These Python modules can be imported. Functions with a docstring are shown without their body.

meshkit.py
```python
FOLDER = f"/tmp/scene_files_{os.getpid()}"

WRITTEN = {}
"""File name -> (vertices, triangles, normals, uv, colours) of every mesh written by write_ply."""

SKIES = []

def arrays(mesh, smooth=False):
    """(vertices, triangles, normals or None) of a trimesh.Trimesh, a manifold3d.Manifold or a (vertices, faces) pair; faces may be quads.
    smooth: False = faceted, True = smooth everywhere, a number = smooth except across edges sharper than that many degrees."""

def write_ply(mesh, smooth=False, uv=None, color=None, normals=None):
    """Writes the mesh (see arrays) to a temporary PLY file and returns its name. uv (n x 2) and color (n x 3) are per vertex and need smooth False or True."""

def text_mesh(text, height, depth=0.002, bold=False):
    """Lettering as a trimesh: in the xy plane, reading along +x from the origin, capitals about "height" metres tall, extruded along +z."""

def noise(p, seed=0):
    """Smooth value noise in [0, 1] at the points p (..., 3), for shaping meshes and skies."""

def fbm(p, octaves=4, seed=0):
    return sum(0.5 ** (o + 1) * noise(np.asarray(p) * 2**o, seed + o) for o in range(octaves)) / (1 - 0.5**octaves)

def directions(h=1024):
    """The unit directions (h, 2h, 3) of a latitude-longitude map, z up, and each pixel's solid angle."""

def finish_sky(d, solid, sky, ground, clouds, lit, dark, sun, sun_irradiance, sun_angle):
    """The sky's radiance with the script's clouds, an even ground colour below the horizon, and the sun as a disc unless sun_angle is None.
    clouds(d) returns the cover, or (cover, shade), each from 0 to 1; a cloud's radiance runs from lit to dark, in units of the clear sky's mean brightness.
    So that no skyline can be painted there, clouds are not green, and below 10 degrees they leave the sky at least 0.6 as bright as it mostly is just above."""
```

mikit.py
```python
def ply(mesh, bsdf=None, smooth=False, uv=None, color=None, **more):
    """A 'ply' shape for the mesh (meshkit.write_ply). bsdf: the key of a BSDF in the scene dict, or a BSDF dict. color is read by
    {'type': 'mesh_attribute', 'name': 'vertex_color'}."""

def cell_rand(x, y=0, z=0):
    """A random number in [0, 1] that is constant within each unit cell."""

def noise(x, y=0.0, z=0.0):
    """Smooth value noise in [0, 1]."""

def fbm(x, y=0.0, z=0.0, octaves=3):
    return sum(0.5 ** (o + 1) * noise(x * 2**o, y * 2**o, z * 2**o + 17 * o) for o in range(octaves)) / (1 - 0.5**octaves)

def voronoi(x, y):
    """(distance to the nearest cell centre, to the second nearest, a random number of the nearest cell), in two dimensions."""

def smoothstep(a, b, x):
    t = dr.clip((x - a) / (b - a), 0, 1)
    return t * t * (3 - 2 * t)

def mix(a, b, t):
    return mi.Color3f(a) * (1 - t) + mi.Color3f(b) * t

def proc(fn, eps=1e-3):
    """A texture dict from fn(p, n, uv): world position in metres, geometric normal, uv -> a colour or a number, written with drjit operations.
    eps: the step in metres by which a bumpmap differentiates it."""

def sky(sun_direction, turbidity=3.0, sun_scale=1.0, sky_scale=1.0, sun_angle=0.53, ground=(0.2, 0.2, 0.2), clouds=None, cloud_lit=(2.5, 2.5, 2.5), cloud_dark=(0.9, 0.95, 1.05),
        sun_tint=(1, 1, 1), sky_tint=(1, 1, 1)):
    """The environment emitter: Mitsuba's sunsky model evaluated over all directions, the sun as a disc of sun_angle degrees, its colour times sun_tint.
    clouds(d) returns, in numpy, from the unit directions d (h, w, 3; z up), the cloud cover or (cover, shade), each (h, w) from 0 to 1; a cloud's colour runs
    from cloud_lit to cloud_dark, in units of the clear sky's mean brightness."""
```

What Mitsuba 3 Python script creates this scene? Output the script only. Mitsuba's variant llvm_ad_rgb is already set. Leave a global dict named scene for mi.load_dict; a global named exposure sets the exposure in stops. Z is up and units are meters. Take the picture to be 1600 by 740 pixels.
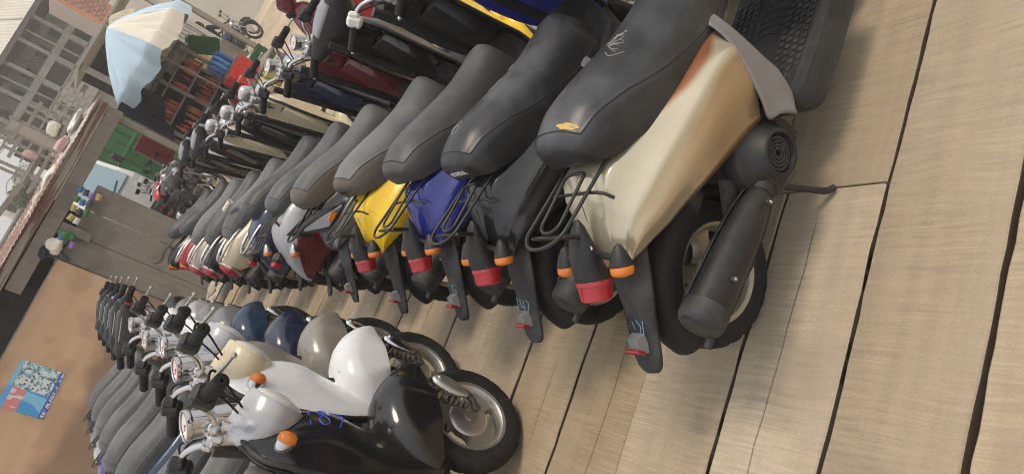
import math, random
import numpy as np, trimesh, drjit as dr, mitsuba as mi, mikit
from mikit import noise, fbm, smoothstep, mix, cell_rand, proc
from scipy.interpolate import PchipInterpolator, CubicSpline
import meshkit

random.seed(7)
RNG = np.random.default_rng(11)
T4 = mi.ScalarTransform4f
scene, labels = {}, {}

# ------------------------------------------------------------------ camera, sky, exposure
# A phone held sideways at about 1.6 m: +X runs along the planks to the right, +Y along the gangway, z up.
EYE = np.array([0.0, 0.0, 1.6])
FWD = np.array([0.26044136, 0.84940536, -0.45899981])
TOP = np.array([0.89928248, -0.04040086, 0.43549832])
scene['camera'] = {'type': 'perspective', 'fov_axis': 'x', 'fov': 2 * math.degrees(math.atan(800 / 1155.0)), 'near_clip': 0.05, 'far_clip': 600.0,
                   'to_world': T4().look_at(origin=EYE.tolist(), target=(EYE + FWD).tolist(), up=TOP.tolist())}
scene['sky_light'] = mikit.sky([0.30, -0.20, 0.92], turbidity=4, sun_scale=0.3, sun_angle=16, clouds=lambda d: (np.ones(d.shape[:2]), 1 - np.clip(d[..., 2], 0, 1) ** .8),
                               cloud_lit=(2.35, 2.36, 2.4), cloud_dark=(1.0, 1.02, 1.06), ground=(0.25, 0.22, 0.18))
exposure = 2.08

# ------------------------------------------------------------------ materials
def rgb(c): return {'type': 'rgb', 'value': [float(x) for x in c]}
def pr(name, base, rough=0.5, metal=0.0, coat=0.0, spec=0.5, sheen=0.0):
    d = {'type': 'principled', 'base_color': base if isinstance(base, dict) else rgb(base), 'roughness': rough if isinstance(rough, dict) else float(rough),
         'metallic': float(metal), 'specular': float(spec)}
    if coat: d['clearcoat'] = float(coat); d['clearcoat_gloss'] = 0.92
    if sheen: d['sheen'] = float(sheen)
    scene[name] = {'type': 'twosided', 'bsdf': d}
    return name
def bumped(name, fn, scale=1.0, eps=1e-3):
    inner = scene[name]['bsdf']
    scene[name] = {'type': 'twosided', 'bsdf': {'type': 'bumpmap', 'scale': float(scale), 'arbitrary': proc(fn, eps), 'bsdf': inner}}
    return name
def dusty(base, dust, amount, s=9.0):
    base, dust = [float(x) for x in base], [float(x) for x in dust]
    def fn(p, n, uv):
        up = dr.clip(n.z, 0, 1)
        a = fbm(p.x * s, p.y * s, p.z * s, 4)
        b = noise(p.x * 140, p.y * 140, p.z * 140)
        t = dr.clip(smoothstep(0.35, 0.75, a) * (0.35 + 0.65 * up) * amount + (b - 0.5) * 0.05, 0, 1)
        return mix(base, dust, t)
    return proc(fn)

pr('vinyl_black', dusty((0.016, 0.018, 0.022), (0.085, 0.091, 0.102), 0.75, 7.0), 0.36, spec=0.55)
bumped('vinyl_black', lambda p, n, uv: 0.00025 * noise(p.x * 420, p.y * 420, p.z * 420) + 0.0010 * fbm(p.x * 22, p.y * 22, p.z * 22, 2), 1.0, 6e-4)
pr('vinyl_grey', dusty((0.085, 0.088, 0.092), (0.19, 0.195, 0.20), 0.6, 5.0), 0.5, spec=0.4)
pr('vinyl_mid', dusty((0.046, 0.048, 0.052), (0.135, 0.14, 0.148), 0.6, 5.0), 0.45, spec=0.4)
pr('cap_grey', dusty((0.026, 0.027, 0.030), (0.085, 0.085, 0.085), 0.7, 16.0), 0.6)
pr('pit', (0.006, 0.006, 0.007), 0.7)
pr('vinyl_brown', dusty((0.10, 0.082, 0.068), (0.20, 0.175, 0.155), 0.6, 6.0), 0.5, spec=0.4)
pr('plastic_black', dusty((0.014, 0.015, 0.017), (0.055, 0.055, 0.054), 0.5, 11.0), 0.48, spec=0.45)
pr('plastic_worn', dusty((0.024, 0.025, 0.028), (0.088, 0.088, 0.087), 0.7, 13.0), 0.55, spec=0.4)
pr('plastic_grey', dusty((0.19, 0.185, 0.19), (0.27, 0.265, 0.265), 0.6, 9.0), 0.5, spec=0.35)
pr('rubber', dusty((0.011, 0.011, 0.012), (0.060, 0.056, 0.050), 0.35, 12.0), 0.72, spec=0.3)
pr('chrome', (0.58, 0.58, 0.59), 0.08, metal=1.0)
pr('chrome_dull', (0.62, 0.62, 0.62), 0.28, metal=1.0)
pr('alloy', dusty((0.50, 0.49, 0.46), (0.36, 0.33, 0.28), 0.8, 14.0), 0.34, metal=0.85)
pr('alloy_bronze', dusty((0.40, 0.365, 0.30), (0.28, 0.25, 0.20), 0.8, 14.0), 0.36, metal=0.75)
pr('iron_black', (0.018, 0.018, 0.019), 0.38, spec=0.5)
pr('engine_dirt', dusty((0.030, 0.029, 0.028), (0.15, 0.135, 0.11), 0.8, 17.0), 0.62)
pr('lens_red', (0.36, 0.010, 0.022), 0.14, coat=1.0)
pr('lens_red_dark', (0.24, 0.008, 0.014), 0.2, coat=1.0)
pr('lens_amber', (0.62, 0.17, 0.012), 0.16, coat=1.0)
pr('lens_clear', (0.55, 0.55, 0.53), 0.1, coat=1.0)
pr('gauge_face', (0.55, 0.55, 0.50), 0.25, coat=1.0)
pr('gauge_pink', (0.62, 0.42, 0.42), 0.25, coat=1.0)
pr('gauge_grey', (0.22, 0.23, 0.26), 0.2, coat=1.0)
pr('white_mark', (0.62, 0.62, 0.60), 0.7)
pr('pale_mark', (0.36, 0.36, 0.35), 0.8)
pr('blue_mark', (0.05, 0.10, 0.62), 0.6)
pr('cyan_mark', (0.25, 0.50, 0.62), 0.6)
pr('label_white', (0.62, 0.60, 0.54), 0.55)
pr('label_orange', (0.60, 0.22, 0.08), 0.55)
pr('foam_yellow', (0.55, 0.38, 0.13), 0.9)
pr('switch_white', (0.68, 0.67, 0.63), 0.4)
PAINTS = dict(black=((0.007, 0.0075, 0.009), .13), navy=((0.010, 0.016, 0.052), .15), blue=((0.014, 0.022, 0.20), .15), yellow=((0.86, 0.56, 0.012), .2),
              silver=((0.42, 0.43, 0.455), .24), white=((0.66, 0.68, 0.70), .2), cream=((0.58, 0.51, 0.35), .22), greybrown=((0.25, 0.235, 0.215), .24),
              burgundy=((0.13, 0.010, 0.020), .18), grey=((0.20, 0.21, 0.22), .3), purple=((0.11, 0.085, 0.22), .25), teal=((0.012, 0.035, 0.075), .15),
              beige=((0.46, 0.41, 0.30), .25), maroon=((0.17, 0.012, 0.03), .2), red=((0.40, 0.015, 0.015), .22), slate=((0.016, 0.018, 0.022), .16))
for k, (c, r) in PAINTS.items():
    pr('paint_' + k, dusty(c, [.5 * x + .10 for x in c], .34, 14.0) if k in ('navy', 'white', 'silver') else c, r, coat=0.8, metal=0.25 if k in ('silver', 'grey', 'greybrown', 'slate') else 0.0)

# ------------------------------------------------------------------ mesh helpers
def unit(v):
    v = np.asarray(v, float); return v / np.linalg.norm(v)
def M_t(x=0, y=0, z=0):
    m = np.eye(4); m[:3, 3] = (x, y, z); return m
def M_r(axis, deg, at=(0, 0, 0)):
    return trimesh.transformations.rotation_matrix(math.radians(deg), axis, at)
def M_dir(o, d, xref=(0, 0, 1)):
    """Frame whose z axis points along d, at o."""
    z = unit(d); x = np.asarray(xref, float)
    if abs(z @ unit(x)) > .98: x = np.array([1.0, 0, 0])
    x = unit(x - z * (x @ z)); m = np.eye(4); m[:3, 0], m[:3, 1], m[:3, 2], m[:3, 3] = x, np.cross(z, x), z, o
    return m
def spl(pts, n, closed=False):
    p = np.asarray(pts, float); q = np.vstack([p, p[:1]]) if closed else p
    s = np.r_[0, np.cumsum(np.linalg.norm(np.diff(q, axis=0), axis=1) ** .7)]
    if len(q) == 2: return q[0] + (q[1] - q[0]) * np.linspace(0, 1, n)[:, None]
    c = CubicSpline(s, q, bc_type='periodic' if closed else 'natural')
    return c(np.linspace(0, s[-1], n + closed)[:n])

class MB:
    """Collects pieces into one mesh; every piece keeps its own vertices so that hard edges stay hard."""
    def __init__(self): self.v, self.f, self.n = [], [], 0
    def add(self, v, f, m=None):
        v = np.asarray(v, float); f = np.asarray(f, int)
        if f.shape[1] == 4: f = np.vstack([f[:, :3], f[:, [0, 2, 3]]])
        if m is not None:
            v = v @ m[:3, :3].T + m[:3, 3]
            if np.linalg.det(m[:3, :3]) < 0: f = f[:, ::-1]
        self.v.append(v); self.f.append(f + self.n); self.n += len(v); return self
    def flat(self, mesh, m=None):
        v = np.asarray(mesh.vertices)[np.asarray(mesh.faces)].reshape(-1, 3)
        return self.add(v, np.arange(len(v)).reshape(-1, 3), m)
    def box(self, c, s, ch=0.004, m=None):
        s = np.asarray(s, float) / 2; ch = min(ch, .45 * s.min() * 2 if ch else 0)
        pts = []
        for sx in (-1, 1):
            for sy in (-1, 1):
                for sz in (-1, 1):
                    k = np.array([sx, sy, sz]) * s
                    if ch <= 0: pts.append(k)
                    else:
                        for a in range(3):
                            q = k - np.array([sx, sy, sz]) * ch; q[a] = k[a]; pts.append(q)
        mm = M_t(*c); mm = mm if m is None else m @ mm
        return self.flat(trimesh.convex.convex_hull(np.array(pts)), mm)
    def hull(self, pts, m=None): return self.flat(trimesh.convex.convex_hull(np.asarray(pts, float)), m)
    def loft(self, rings, closed=True, caps=True, m=None):
        R = np.asarray(rings, float); n, k = R.shape[:2]
        i, j = np.meshgrid(np.arange(n - 1), np.arange(k if closed else k - 1), indexing='ij'); j2 = (j + 1) % k
        self.add(R.reshape(-1, 3), np.stack([i * k + j, i * k + j2, (i + 1) * k + j2, (i + 1) * k + j], -1).reshape(-1, 4), m)
        if caps and closed:
            for e, ring in ((0, R[0]), (1, R[-1])):
                a = np.arange(k); b = (a + 1) % k; c = np.full(k, k)
                self.add(np.vstack([ring, ring.mean(0)]), np.stack([b, a, c] if e == 0 else [a, b, c], 1), m)
        return self
    def tube(self, path, r, k=8, n=None, closed=False, m=None):
        p = np.asarray(path, float)
        if n: p = spl(p, n, closed)
        N = len(p); t = np.gradient(p, axis=0)
        if closed: t = np.roll(p, -1, 0) - np.roll(p, 1, 0)
        t /= np.linalg.norm(t, axis=1, keepdims=True) + 1e-12
        u = np.cross(t[0], [0.31, 0.2, 0.93]); u /= np.linalg.norm(u); ring = []; a = np.linspace(0, 2 * np.pi, k, endpoint=False)
        rr = np.broadcast_to(np.asarray(r, float), (N,)) if np.ndim(r) == 0 or len(np.atleast_1d(r)) == N else np.interp(np.linspace(0, 1, N), np.linspace(0, 1, len(r)), r)
        for q in range(N):
            u = unit(u - t[q] * (u @ t[q])); w = np.cross(t[q], u)
            ring.append(p[q] + rr[q] * (np.cos(a)[:, None] * u + np.sin(a)[:, None] * w))
        if closed: ring.append(ring[0])
        return self.loft(np.array(ring), True, not closed, m)
    def lathe(self, prof, k=24, m=None, arc=None):
        """prof: (radius, height) pairs about z. Corners stay sharp where a pair repeats."""
        p = np.asarray(prof, float); a = np.linspace(0, 2 * np.pi, k, endpoint=False)
        segs, cur = [], [p[0]]
        for q in p[1:]:
            if np.allclose(q, cur[-1]): segs.append(cur); cur = [q]
            else: cur.append(q)
        segs.append(cur)
        for s in segs:
            if len(s) < 2: continue
            s = np.array(s); self.loft(np.stack([np.stack([r * np.cos(a), r * np.sin(a), 0 * a + z], 1) for r, z in s]), True, False, m)
        return self
    def ext(self, poly, t, m=None):
        return self.flat(trimesh.creation.extrude_polygon(poly, t, engine='earcut'), m)
    def mesh(self):
        return trimesh.Trimesh(np.vstack(self.v), np.vstack(self.f), process=False)
    def both(self, fn):
        fn(self, 1); fn(self, -1); return self

def cyl(r, h, ch=0.0):
    """Profile of a chamfered closed cylinder for lathe()."""
    if not ch: return [(0, 0), (r, 0), (r, 0), (r, h), (r, h), (0, h)]
    return [(0, 0), (r - ch, 0), (r - ch, 0), (r, ch), (r, ch), (r, h - ch), (r, h - ch), (r - ch, h), (r - ch, h), (0, h)]

# ------------------------------------------------------------------ scene entries
FILES, COUNT, KEEP = {}, {}, []
def numbered(k):
    if k not in COUNT: COUNT[k] = 0; return k
    COUNT[k] += 1; return f'{k}_{COUNT[k]:03d}'
def ply_of(mesh_key, builder):
    if mesh_key not in FILES:
        mb = builder() if callable(builder) else builder
        FILES[mesh_key] = mikit.ply(mb.mesh() if isinstance(mb, MB) else mb, None, smooth=True)
    return FILES[mesh_key]
def put(parent, name, mesh_key, builder, mat, m=None, label=None, kind=None):
    key = numbered(parent + '__' + name if parent else name)
    d = dict(ply_of(mesh_key if mesh_key else key, builder)); d['bsdf'] = {'type': 'ref', 'id': mat}
    if m is not None: d['to_world'] = T4(np.asarray(m, float).tolist())
    scene[key] = d
    if label or kind:
        labels[key] = {}
        if label: labels[key]['label'] = label
        if kind: labels[key]['kind'] = kind
    return key
def thing(name, label, cat, group=None):
    key = numbered(name); labels[key] = {'label': label, 'category': cat}
    if group: labels[key]['group'] = group
    return key
def solo(name, builder, mat, label, cat, m=None, group=None, mesh_key=None):
    key = put(None, name, mesh_key, builder, mat, m)
    labels[key] = {'label': label, 'category': cat}
    if group: labels[key]['group'] = group
    return key
def struct(name, builder, mat, m=None):
    key = put(None, name, None, builder, mat, m); labels[key] = {'kind': 'structure'}; return key

# ------------------------------------------------------------------ the plank deck and the ground
def wood_col(p, n, uv):
    i = dr.floor(uv.y / 10 + 0.5); r1, r2 = cell_rand(i, 3), cell_rand(i, 9)
    yl = uv.y - 10 * i
    grain = fbm(p.x * 1.1 + r1 * 40, yl * 30 + r2 * 30, 0, 4)
    broad = fbm(p.x * 1.0 + r2 * 17, yl * 3.5 + r1 * 9, 3.0, 4)
    wob = 0.010 * noise(p.x * 5, yl * 9 + r1 * 7, 4.0) + 0.05 * yl * (r2 - 0.5)
    fine = noise((p.x + wob) * 250, yl * 9 + r1 * 50, 7.0) + 0.7 * noise((p.x + wob) * 120, yl * 15 + r2 * 31, 2.0) - 0.85
    on = smoothstep(0.36, 0.66, fbm(p.x * 5 + r2 * 9, yl * 7, 6.0 + r1, 3))
    c = mix((0.345, 0.270, 0.178), (0.455, 0.374, 0.265), dr.clip(broad * 1.6 - 0.30, 0, 1))
    c = c * (0.90 + 0.20 * grain) * (0.78 + 0.30 * r1) * mix((1.02, 1, .96), (0.93, 0.975, 1.06), r2)
    c = c * (1 + (0.08 + 0.15 * on) * fine) * (0.93 + 0.14 * noise(p.x * 330, yl * 330, 1.0))
    c = dr.select(dr.abs(yl) > 2, mi.Color3f(0.11, 0.083, 0.063), c)  # plank sides: dark tone painted in as the shade between boards
    blot = smoothstep(0.78, 0.84, fbm(p.x * 14, yl * 40 + r1 * 40, 1.0 + r2 * 9, 3)) * smoothstep(0.55, 0.7, noise(p.x * 1.2 + r1 * 30, yl * 3, 8.0))
    c = mix(c, (0.17, 0.125, 0.08), blot * 0.0)
    crack = smoothstep(0.0035, 0.0012, dr.abs(yl - 0.10 * (r2 - 0.5) - 0.02 * (fbm(p.x * 4 + r1 * 9, 0.5, r2 * 7, 3) - 0.5))) * smoothstep(0.62, 0.66, noise(p.x * 1.1 + r1 * 33, r2 * 20, 3.0))
    c = c * (1 - 0.55 * crack)
    dirt = smoothstep(0.52, 0.75, fbm(p.x * 2.4, p.y * 2.4, 5.0, 4))
    return mix(c, (0.21, 0.175, 0.13), dirt * 0.45)
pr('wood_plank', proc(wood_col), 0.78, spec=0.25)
bumped('wood_plank', lambda p, n, uv: 0.0005 * noise((p.x + 0.010 * noise(p.x * 5, p.y * 9, 4.0)) * 250, p.y * 9, 7.0) + 0.0005 * noise(p.x * 120, p.y * 6, 2.0) + 0.003 * fbm(p.x * 1.5, p.y * 9, 0, 2), 1.0, 8e-4)
pr('wood_edge', dusty((0.10, 0.075, 0.05), (0.2, 0.16, 0.12), 0.6, 8), 0.85, spec=0.2)

labels['plank_deck'] = {'kind': 'structure'}
PLANK_ID = [0]
def plank(x0, x1, y0, y1, z1=0.0, th=0.05, dz=0.0):
    PLANK_ID[0] += 1; pid = PLANK_ID[0]; r = np.random.default_rng(pid)
    n = max(8, int((x1 - x0) / 0.06)); xs = np.linspace(x0, x1, n); ph = r.uniform(0, 90, 6)
    wob = lambda a, f, amp: amp * (meshkit.noise(np.stack([xs * f + a, 0 * xs, 0 * xs], 1), pid) - .5)
    ya = y0 + wob(ph[0], 2.2, .010) + wob(ph[1], 14, .005) + wob(ph[4], 40, .003); yb = y1 + wob(ph[2], 2.2, .010) + wob(ph[3], 14, .005) + wob(ph[5], 40, .003)
    zt = z1 + dz + wob(ph[5], 1.4, .006) + np.linspace(r.uniform(-.002, .002), r.uniform(-.002, .002), n); c = .004
    ring = np.stack([np.stack([xs, ya, zt - th], 1), np.stack([xs, ya, zt - c], 1), np.stack([xs, ya + c, zt], 1), np.stack([xs, yb - c, zt], 1),
                     np.stack([xs, yb, zt - c], 1), np.stack([xs, yb, zt - th], 1)], 1)
    mb = MB(); R = ring
    for k in range(5): mb.loft(R[:, k:k + 2], False, False)
    mb.add(R[0], [[0, 1, 2], [0, 2, 3], [0, 3, 4], [0, 4, 5]]); mb.add(R[-1], [[2, 1, 0], [3, 2, 0], [4, 3, 0], [5, 4, 0]])
    m = mb.mesh(); m.invert(); v = np.asarray(m.vertices)
    off = np.zeros(len(v)); k2 = 2 * n; off[:k2] = 3; off[4 * k2:5 * k2] = 3        # marks the sawn sides, where the shade of the gaps is painted in
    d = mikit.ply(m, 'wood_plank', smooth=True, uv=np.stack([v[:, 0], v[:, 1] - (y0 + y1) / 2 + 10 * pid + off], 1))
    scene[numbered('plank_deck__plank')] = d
SEAMS = [-0.78, -0.46, -0.17, 0.15, 0.475, 0.804, 1.125, 1.447, 1.792, 2.13, 2.486, 2.842, 3.199, 3.52, 3.831, 4.211, 4.615, 4.96, 5.314, 5.786, 6.15, 6.5, 6.86, 7.2, 7.55, 7.9, 8.25, 8.62]
G = [.014, .012, .010, .012, .012, .021, .013, .011, .005, .014, .010, .004, .011, .004, .011, .008, .010, .004, .010, .008]
for i in range(len(SEAMS) - 1):
    a, b = SEAMS[i] + G[i % len(G)] / 2, SEAMS[i + 1] - G[(i + 1) % len(G)] / 2
    if i in (6, 7):
        continue
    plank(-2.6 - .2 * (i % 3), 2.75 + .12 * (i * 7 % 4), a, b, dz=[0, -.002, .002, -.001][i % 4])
# the board between the first two scooters ends in a butt joint
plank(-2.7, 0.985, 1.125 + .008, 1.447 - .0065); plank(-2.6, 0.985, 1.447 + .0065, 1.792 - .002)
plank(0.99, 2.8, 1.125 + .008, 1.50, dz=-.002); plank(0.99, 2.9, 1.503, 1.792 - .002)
put('plank_deck', 'joist', None, MB().box((-1.6, 3.9, -.12), (.08, 9.6, .13)).box((0.3, 3.9, -.12), (.08, 9.6, .13)).box((2.3, 3.9, -.12), (.08, 9.6, .13)), 'wood_edge')

pr('dirt', proc(lambda p, n, uv: mix(mix((0.26, 0.205, 0.14), (0.43, 0.36, 0.265), fbm(p.x * .7, p.y * .7, 0, 5)), (0.15, 0.12, 0.09),
                                    smoothstep(0.62, 0.8, fbm(p.x * 6, p.y * 6, 2, 4)) * 0.6)), 0.95, spec=0.1)
def ground_mesh():
    n = 120; g = np.sign(np.linspace(-1, 1, n)) * np.abs(np.linspace(-1, 1, n)) ** 3 * 150
    X, Y = np.meshgrid(g + 6, g + 18, indexing='ij')
    Z = -.22 + .10 * (meshkit.noise(np.stack([X * .5, Y * .5, 0 * X], -1), 3) - .5) + .05 * (meshkit.noise(np.stack([X * 2.3, Y * 2.3, 0 * X], -1), 4) - .5)
    v = np.stack([X, Y, Z], -1).reshape(-1, 3); i, j = np.meshgrid(np.arange(n - 1), np.arange(n - 1), indexing='ij')
    return MB().add(v, np.stack([i * n + j, (i + 1) * n + j, (i + 1) * n + j + 1, i * n + j + 1], -1).reshape(-1, 4))
struct('ground', ground_mesh, 'dirt')

# ------------------------------------------------------------------ scooter parts (local frame: x forward, y left, z up, origin under the rear axle)
R_T = 0.207
def tyre_mesh(w=.088, r=R_T, ri=.139):
    k = 120; a = np.linspace(0, 2 * np.pi, k, endpoint=False)
    prof = [(-.36, ri), (-.46, ri + .018), (-.5, ri + .036), (-.48, r - .026), (-.42, r - .014), (-.33, r - .006), (-.2, r - .0015), (-.07, r), (.07, r), (.2, r - .0015), (.33, r - .006),
            (.42, r - .014), (.48, r - .026), (.5, ri + .036), (.46, ri + .018), (.36, ri)]
    rings = []
    for t in a:
        ring = []
        for q, (yy, rr) in enumerate(prof):
            g = 0.0
            if 3 < q < 12:
                ph = (t / (2 * np.pi) * 24 + abs(yy) * 1.5 + (0.5 if yy > 0 else 0)) % 1
                g = .0045 if ph < .22 and abs(yy) > .1 else 0
            ring.append(((rr - g) * math.cos(t), yy * w, (rr - g) * math.sin(t)))
        rings.append(ring)
    rings.append(rings[0])
    return MB().loft(np.array(rings), False, False)
def flip(mb):
    m = mb.mesh(); m.invert(); out = MB(); return out.add(m.vertices, m.faces)
Y_AX = M_dir((0, 0, 0), (0, 1, 0))
def rim_mesh(style):
    mb = MB(); w = .032
    mb.lathe([(.130, -w), (.1395, -w - .004), (.1395, -w - .004), (.142, -w + .001), (.142, -w + .001), (.136, -w + .006), (.124, -.014), (.122, 0), (.124, .014), (.136, w - .006), (.142, w - .001), (.142, w - .001), (.1395, w + .004), (.1395, w + .004), (.130, w)], 72, Y_AX)
    mb.lathe([(.130, -w), (.126, -w + .004), (.117, -.013), (.116, 0), (.117, .013), (.126, w - .004), (.130, w)], 72, Y_AX)
    n = 5 if style == 'rear' else 3
    for i in range(n):
        t0 = 2 * np.pi * i / n; wd = .34 if style == 'rear' else .62
        rr = np.linspace(.045, .120, 6); L = []
        for r in rr:
            hw = (wd * (.085 if style == 'rear' else .075)) * (1.25 - .5 * math.sin((r - .045) / .075 * np.pi)) ; th = .016 - .004 * (r - .045) / .075
            L.append([(r, -hw, th), (r, hw, th), (r, hw * .8, -th), (r, -hw * .8, -th)])
        L = np.array(L); c, s = math.cos(t0), math.sin(t0)
        P = np.stack([L[..., 0] * c - L[..., 1] * s, L[..., 2], L[..., 0] * s + L[..., 1] * c], -1)
        for k in range(4): mb.loft(P[:, [k, (k + 1) % 4]], False, False)
    R0 = .062 if style == 'rear' else .075
    for s in (1, -1):
        mb.lathe([(0, .034), (.018, .034), (.018, .034), (.02, .026), (.02, .026), (R0 - .012, .024), (R0, .014), (R0, .014), (R0, 0)], 32, M_dir((0, 0, 0), (0, s, 0)))
    return mb
def fender_mesh(R, hw, a0, a1, depth, y_round=.5):
    """A mudguard: crown radius R about the axle, from angle a0 to a1 (0 = ahead, 90 = up), side depth(t)."""
    mb = MB(); rings_o, rings_i = [], []
    for t in np.linspace(0, 1, 26):
        a = math.radians(a0 + (a1 - a0) * t); d, wf, dr_ = depth(t); ro, ri = [], []
        for q in np.linspace(-1, 1, 17):
            y = hw * wf * np.sign(q) * min(1, abs(q) * 1.6) ** y_round if abs(q) < .625 else hw * wf * np.sign(q)
            y = hw * wf * math.sin(min(1, abs(q) / .62) * np.pi / 2) * np.sign(q)
            drop = (1 - math.cos(min(1, abs(q) / .62) * np.pi / 2)) * hw * wf * .75 + max(0, abs(q) - .62) / .38 * d
            for L, off in ((ro, 0), (ri, .004)):
                r = R + dr_ - drop - (off if abs(q) < .62 else 0); L.append((r * math.cos(a), y - np.sign(y) * off, r * math.sin(a)))
        rings_o.append(ro); rings_i.append(ri[::-1])
    O, I = np.array(rings_o), np.array(rings_i)
    return MB().loft(np.concatenate([O, I], 1), True, True)
def superring(hw, zt, zb, e1=2.6, e2=2.2, n=36, under=.25, shift=0.0):
    """A cushion-like section: flat-ish below, domed above; points (y, z) from the right hem over the top to the left hem and back below."""
    a = np.linspace(-.06, np.pi + .06, n); y = -hw * np.sign(np.cos(a)) * np.abs(np.cos(a)) ** (2 / e1)
    z = zb + (zt - zb) * np.sign(np.sin(a)) * np.abs(np.sin(a)) ** (2 / e2)
    return y, z
SEAT_K = {   # x, half width, top z, hem z
 'step': [[.040, .040, .795, .758], [.043, .072, .808, .742], [.055, .098, .824, .726], [.085, .118, .836, .704], [.14, .131, .838, .672], [.20, .137, .826, .640], [.28, .139, .800, .603],
          [.36, .138, .770, .580], [.44, .134, .742, .562], [.52, .128, .722, .545], [.60, .119, .710, .534], [.655, .106, .704, .530], [.685, .086, .696, .534], [.697, .058, .680, .545]],
 'smooth': [[-.06, .045, .735, .69], [-.054, .076, .755, .680], [-.035, .098, .775, .672], [.01, .116, .792, .660], [.09, .128, .800, .640], [.18, .134, .792, .622], [.28, .136, .765, .606],
            [.38, .134, .735, .59], [.47, .126, .718, .575], [.55, .112, .712, .563], [.61, .094, .708, .555], [.635, .075, .698, .556], [.645, .05, .68, .565]],
 'tall': [[.0, .04, .80, .755], [.006, .07, .815, .738], [.025, .094, .836, .722], [.06, .108, .848, .704], [.14, .118, .842, .675], [.24, .126, .81, .645], [.33, .133, .77, .62],
          [.42, .134, .735, .595], [.50, .128, .716, .575], [.57, .116, .707, .560], [.63, .102, .702, .552], [.66, .082, .69, .556], [.67, .055, .672, .565]]}
SEAM_F = {'step': ([.03, .06, .13, .24, .33, .46, .56, .70], [.72, .74, .72, .60, .44, .26, .15, .10]), 'smooth': ([-.06, 0, .2, .4, .65], [.45, .48, .46, .36, .25]), 'tall': ([0, .05, .2, .4, .67], [.62, .66, .58, .36, .2])}
def seat_rings(kind):
    K = np.array(SEAT_K[kind]); s = np.r_[0, np.cumsum(np.hypot(np.diff(K[:, 0]), np.diff(K[:, 2])))]; u = np.r_[np.linspace(0, s[5], 22)[:-1], np.linspace(s[5], s[-1], 26)]
    return PchipInterpolator(s, K)(u)
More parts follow.
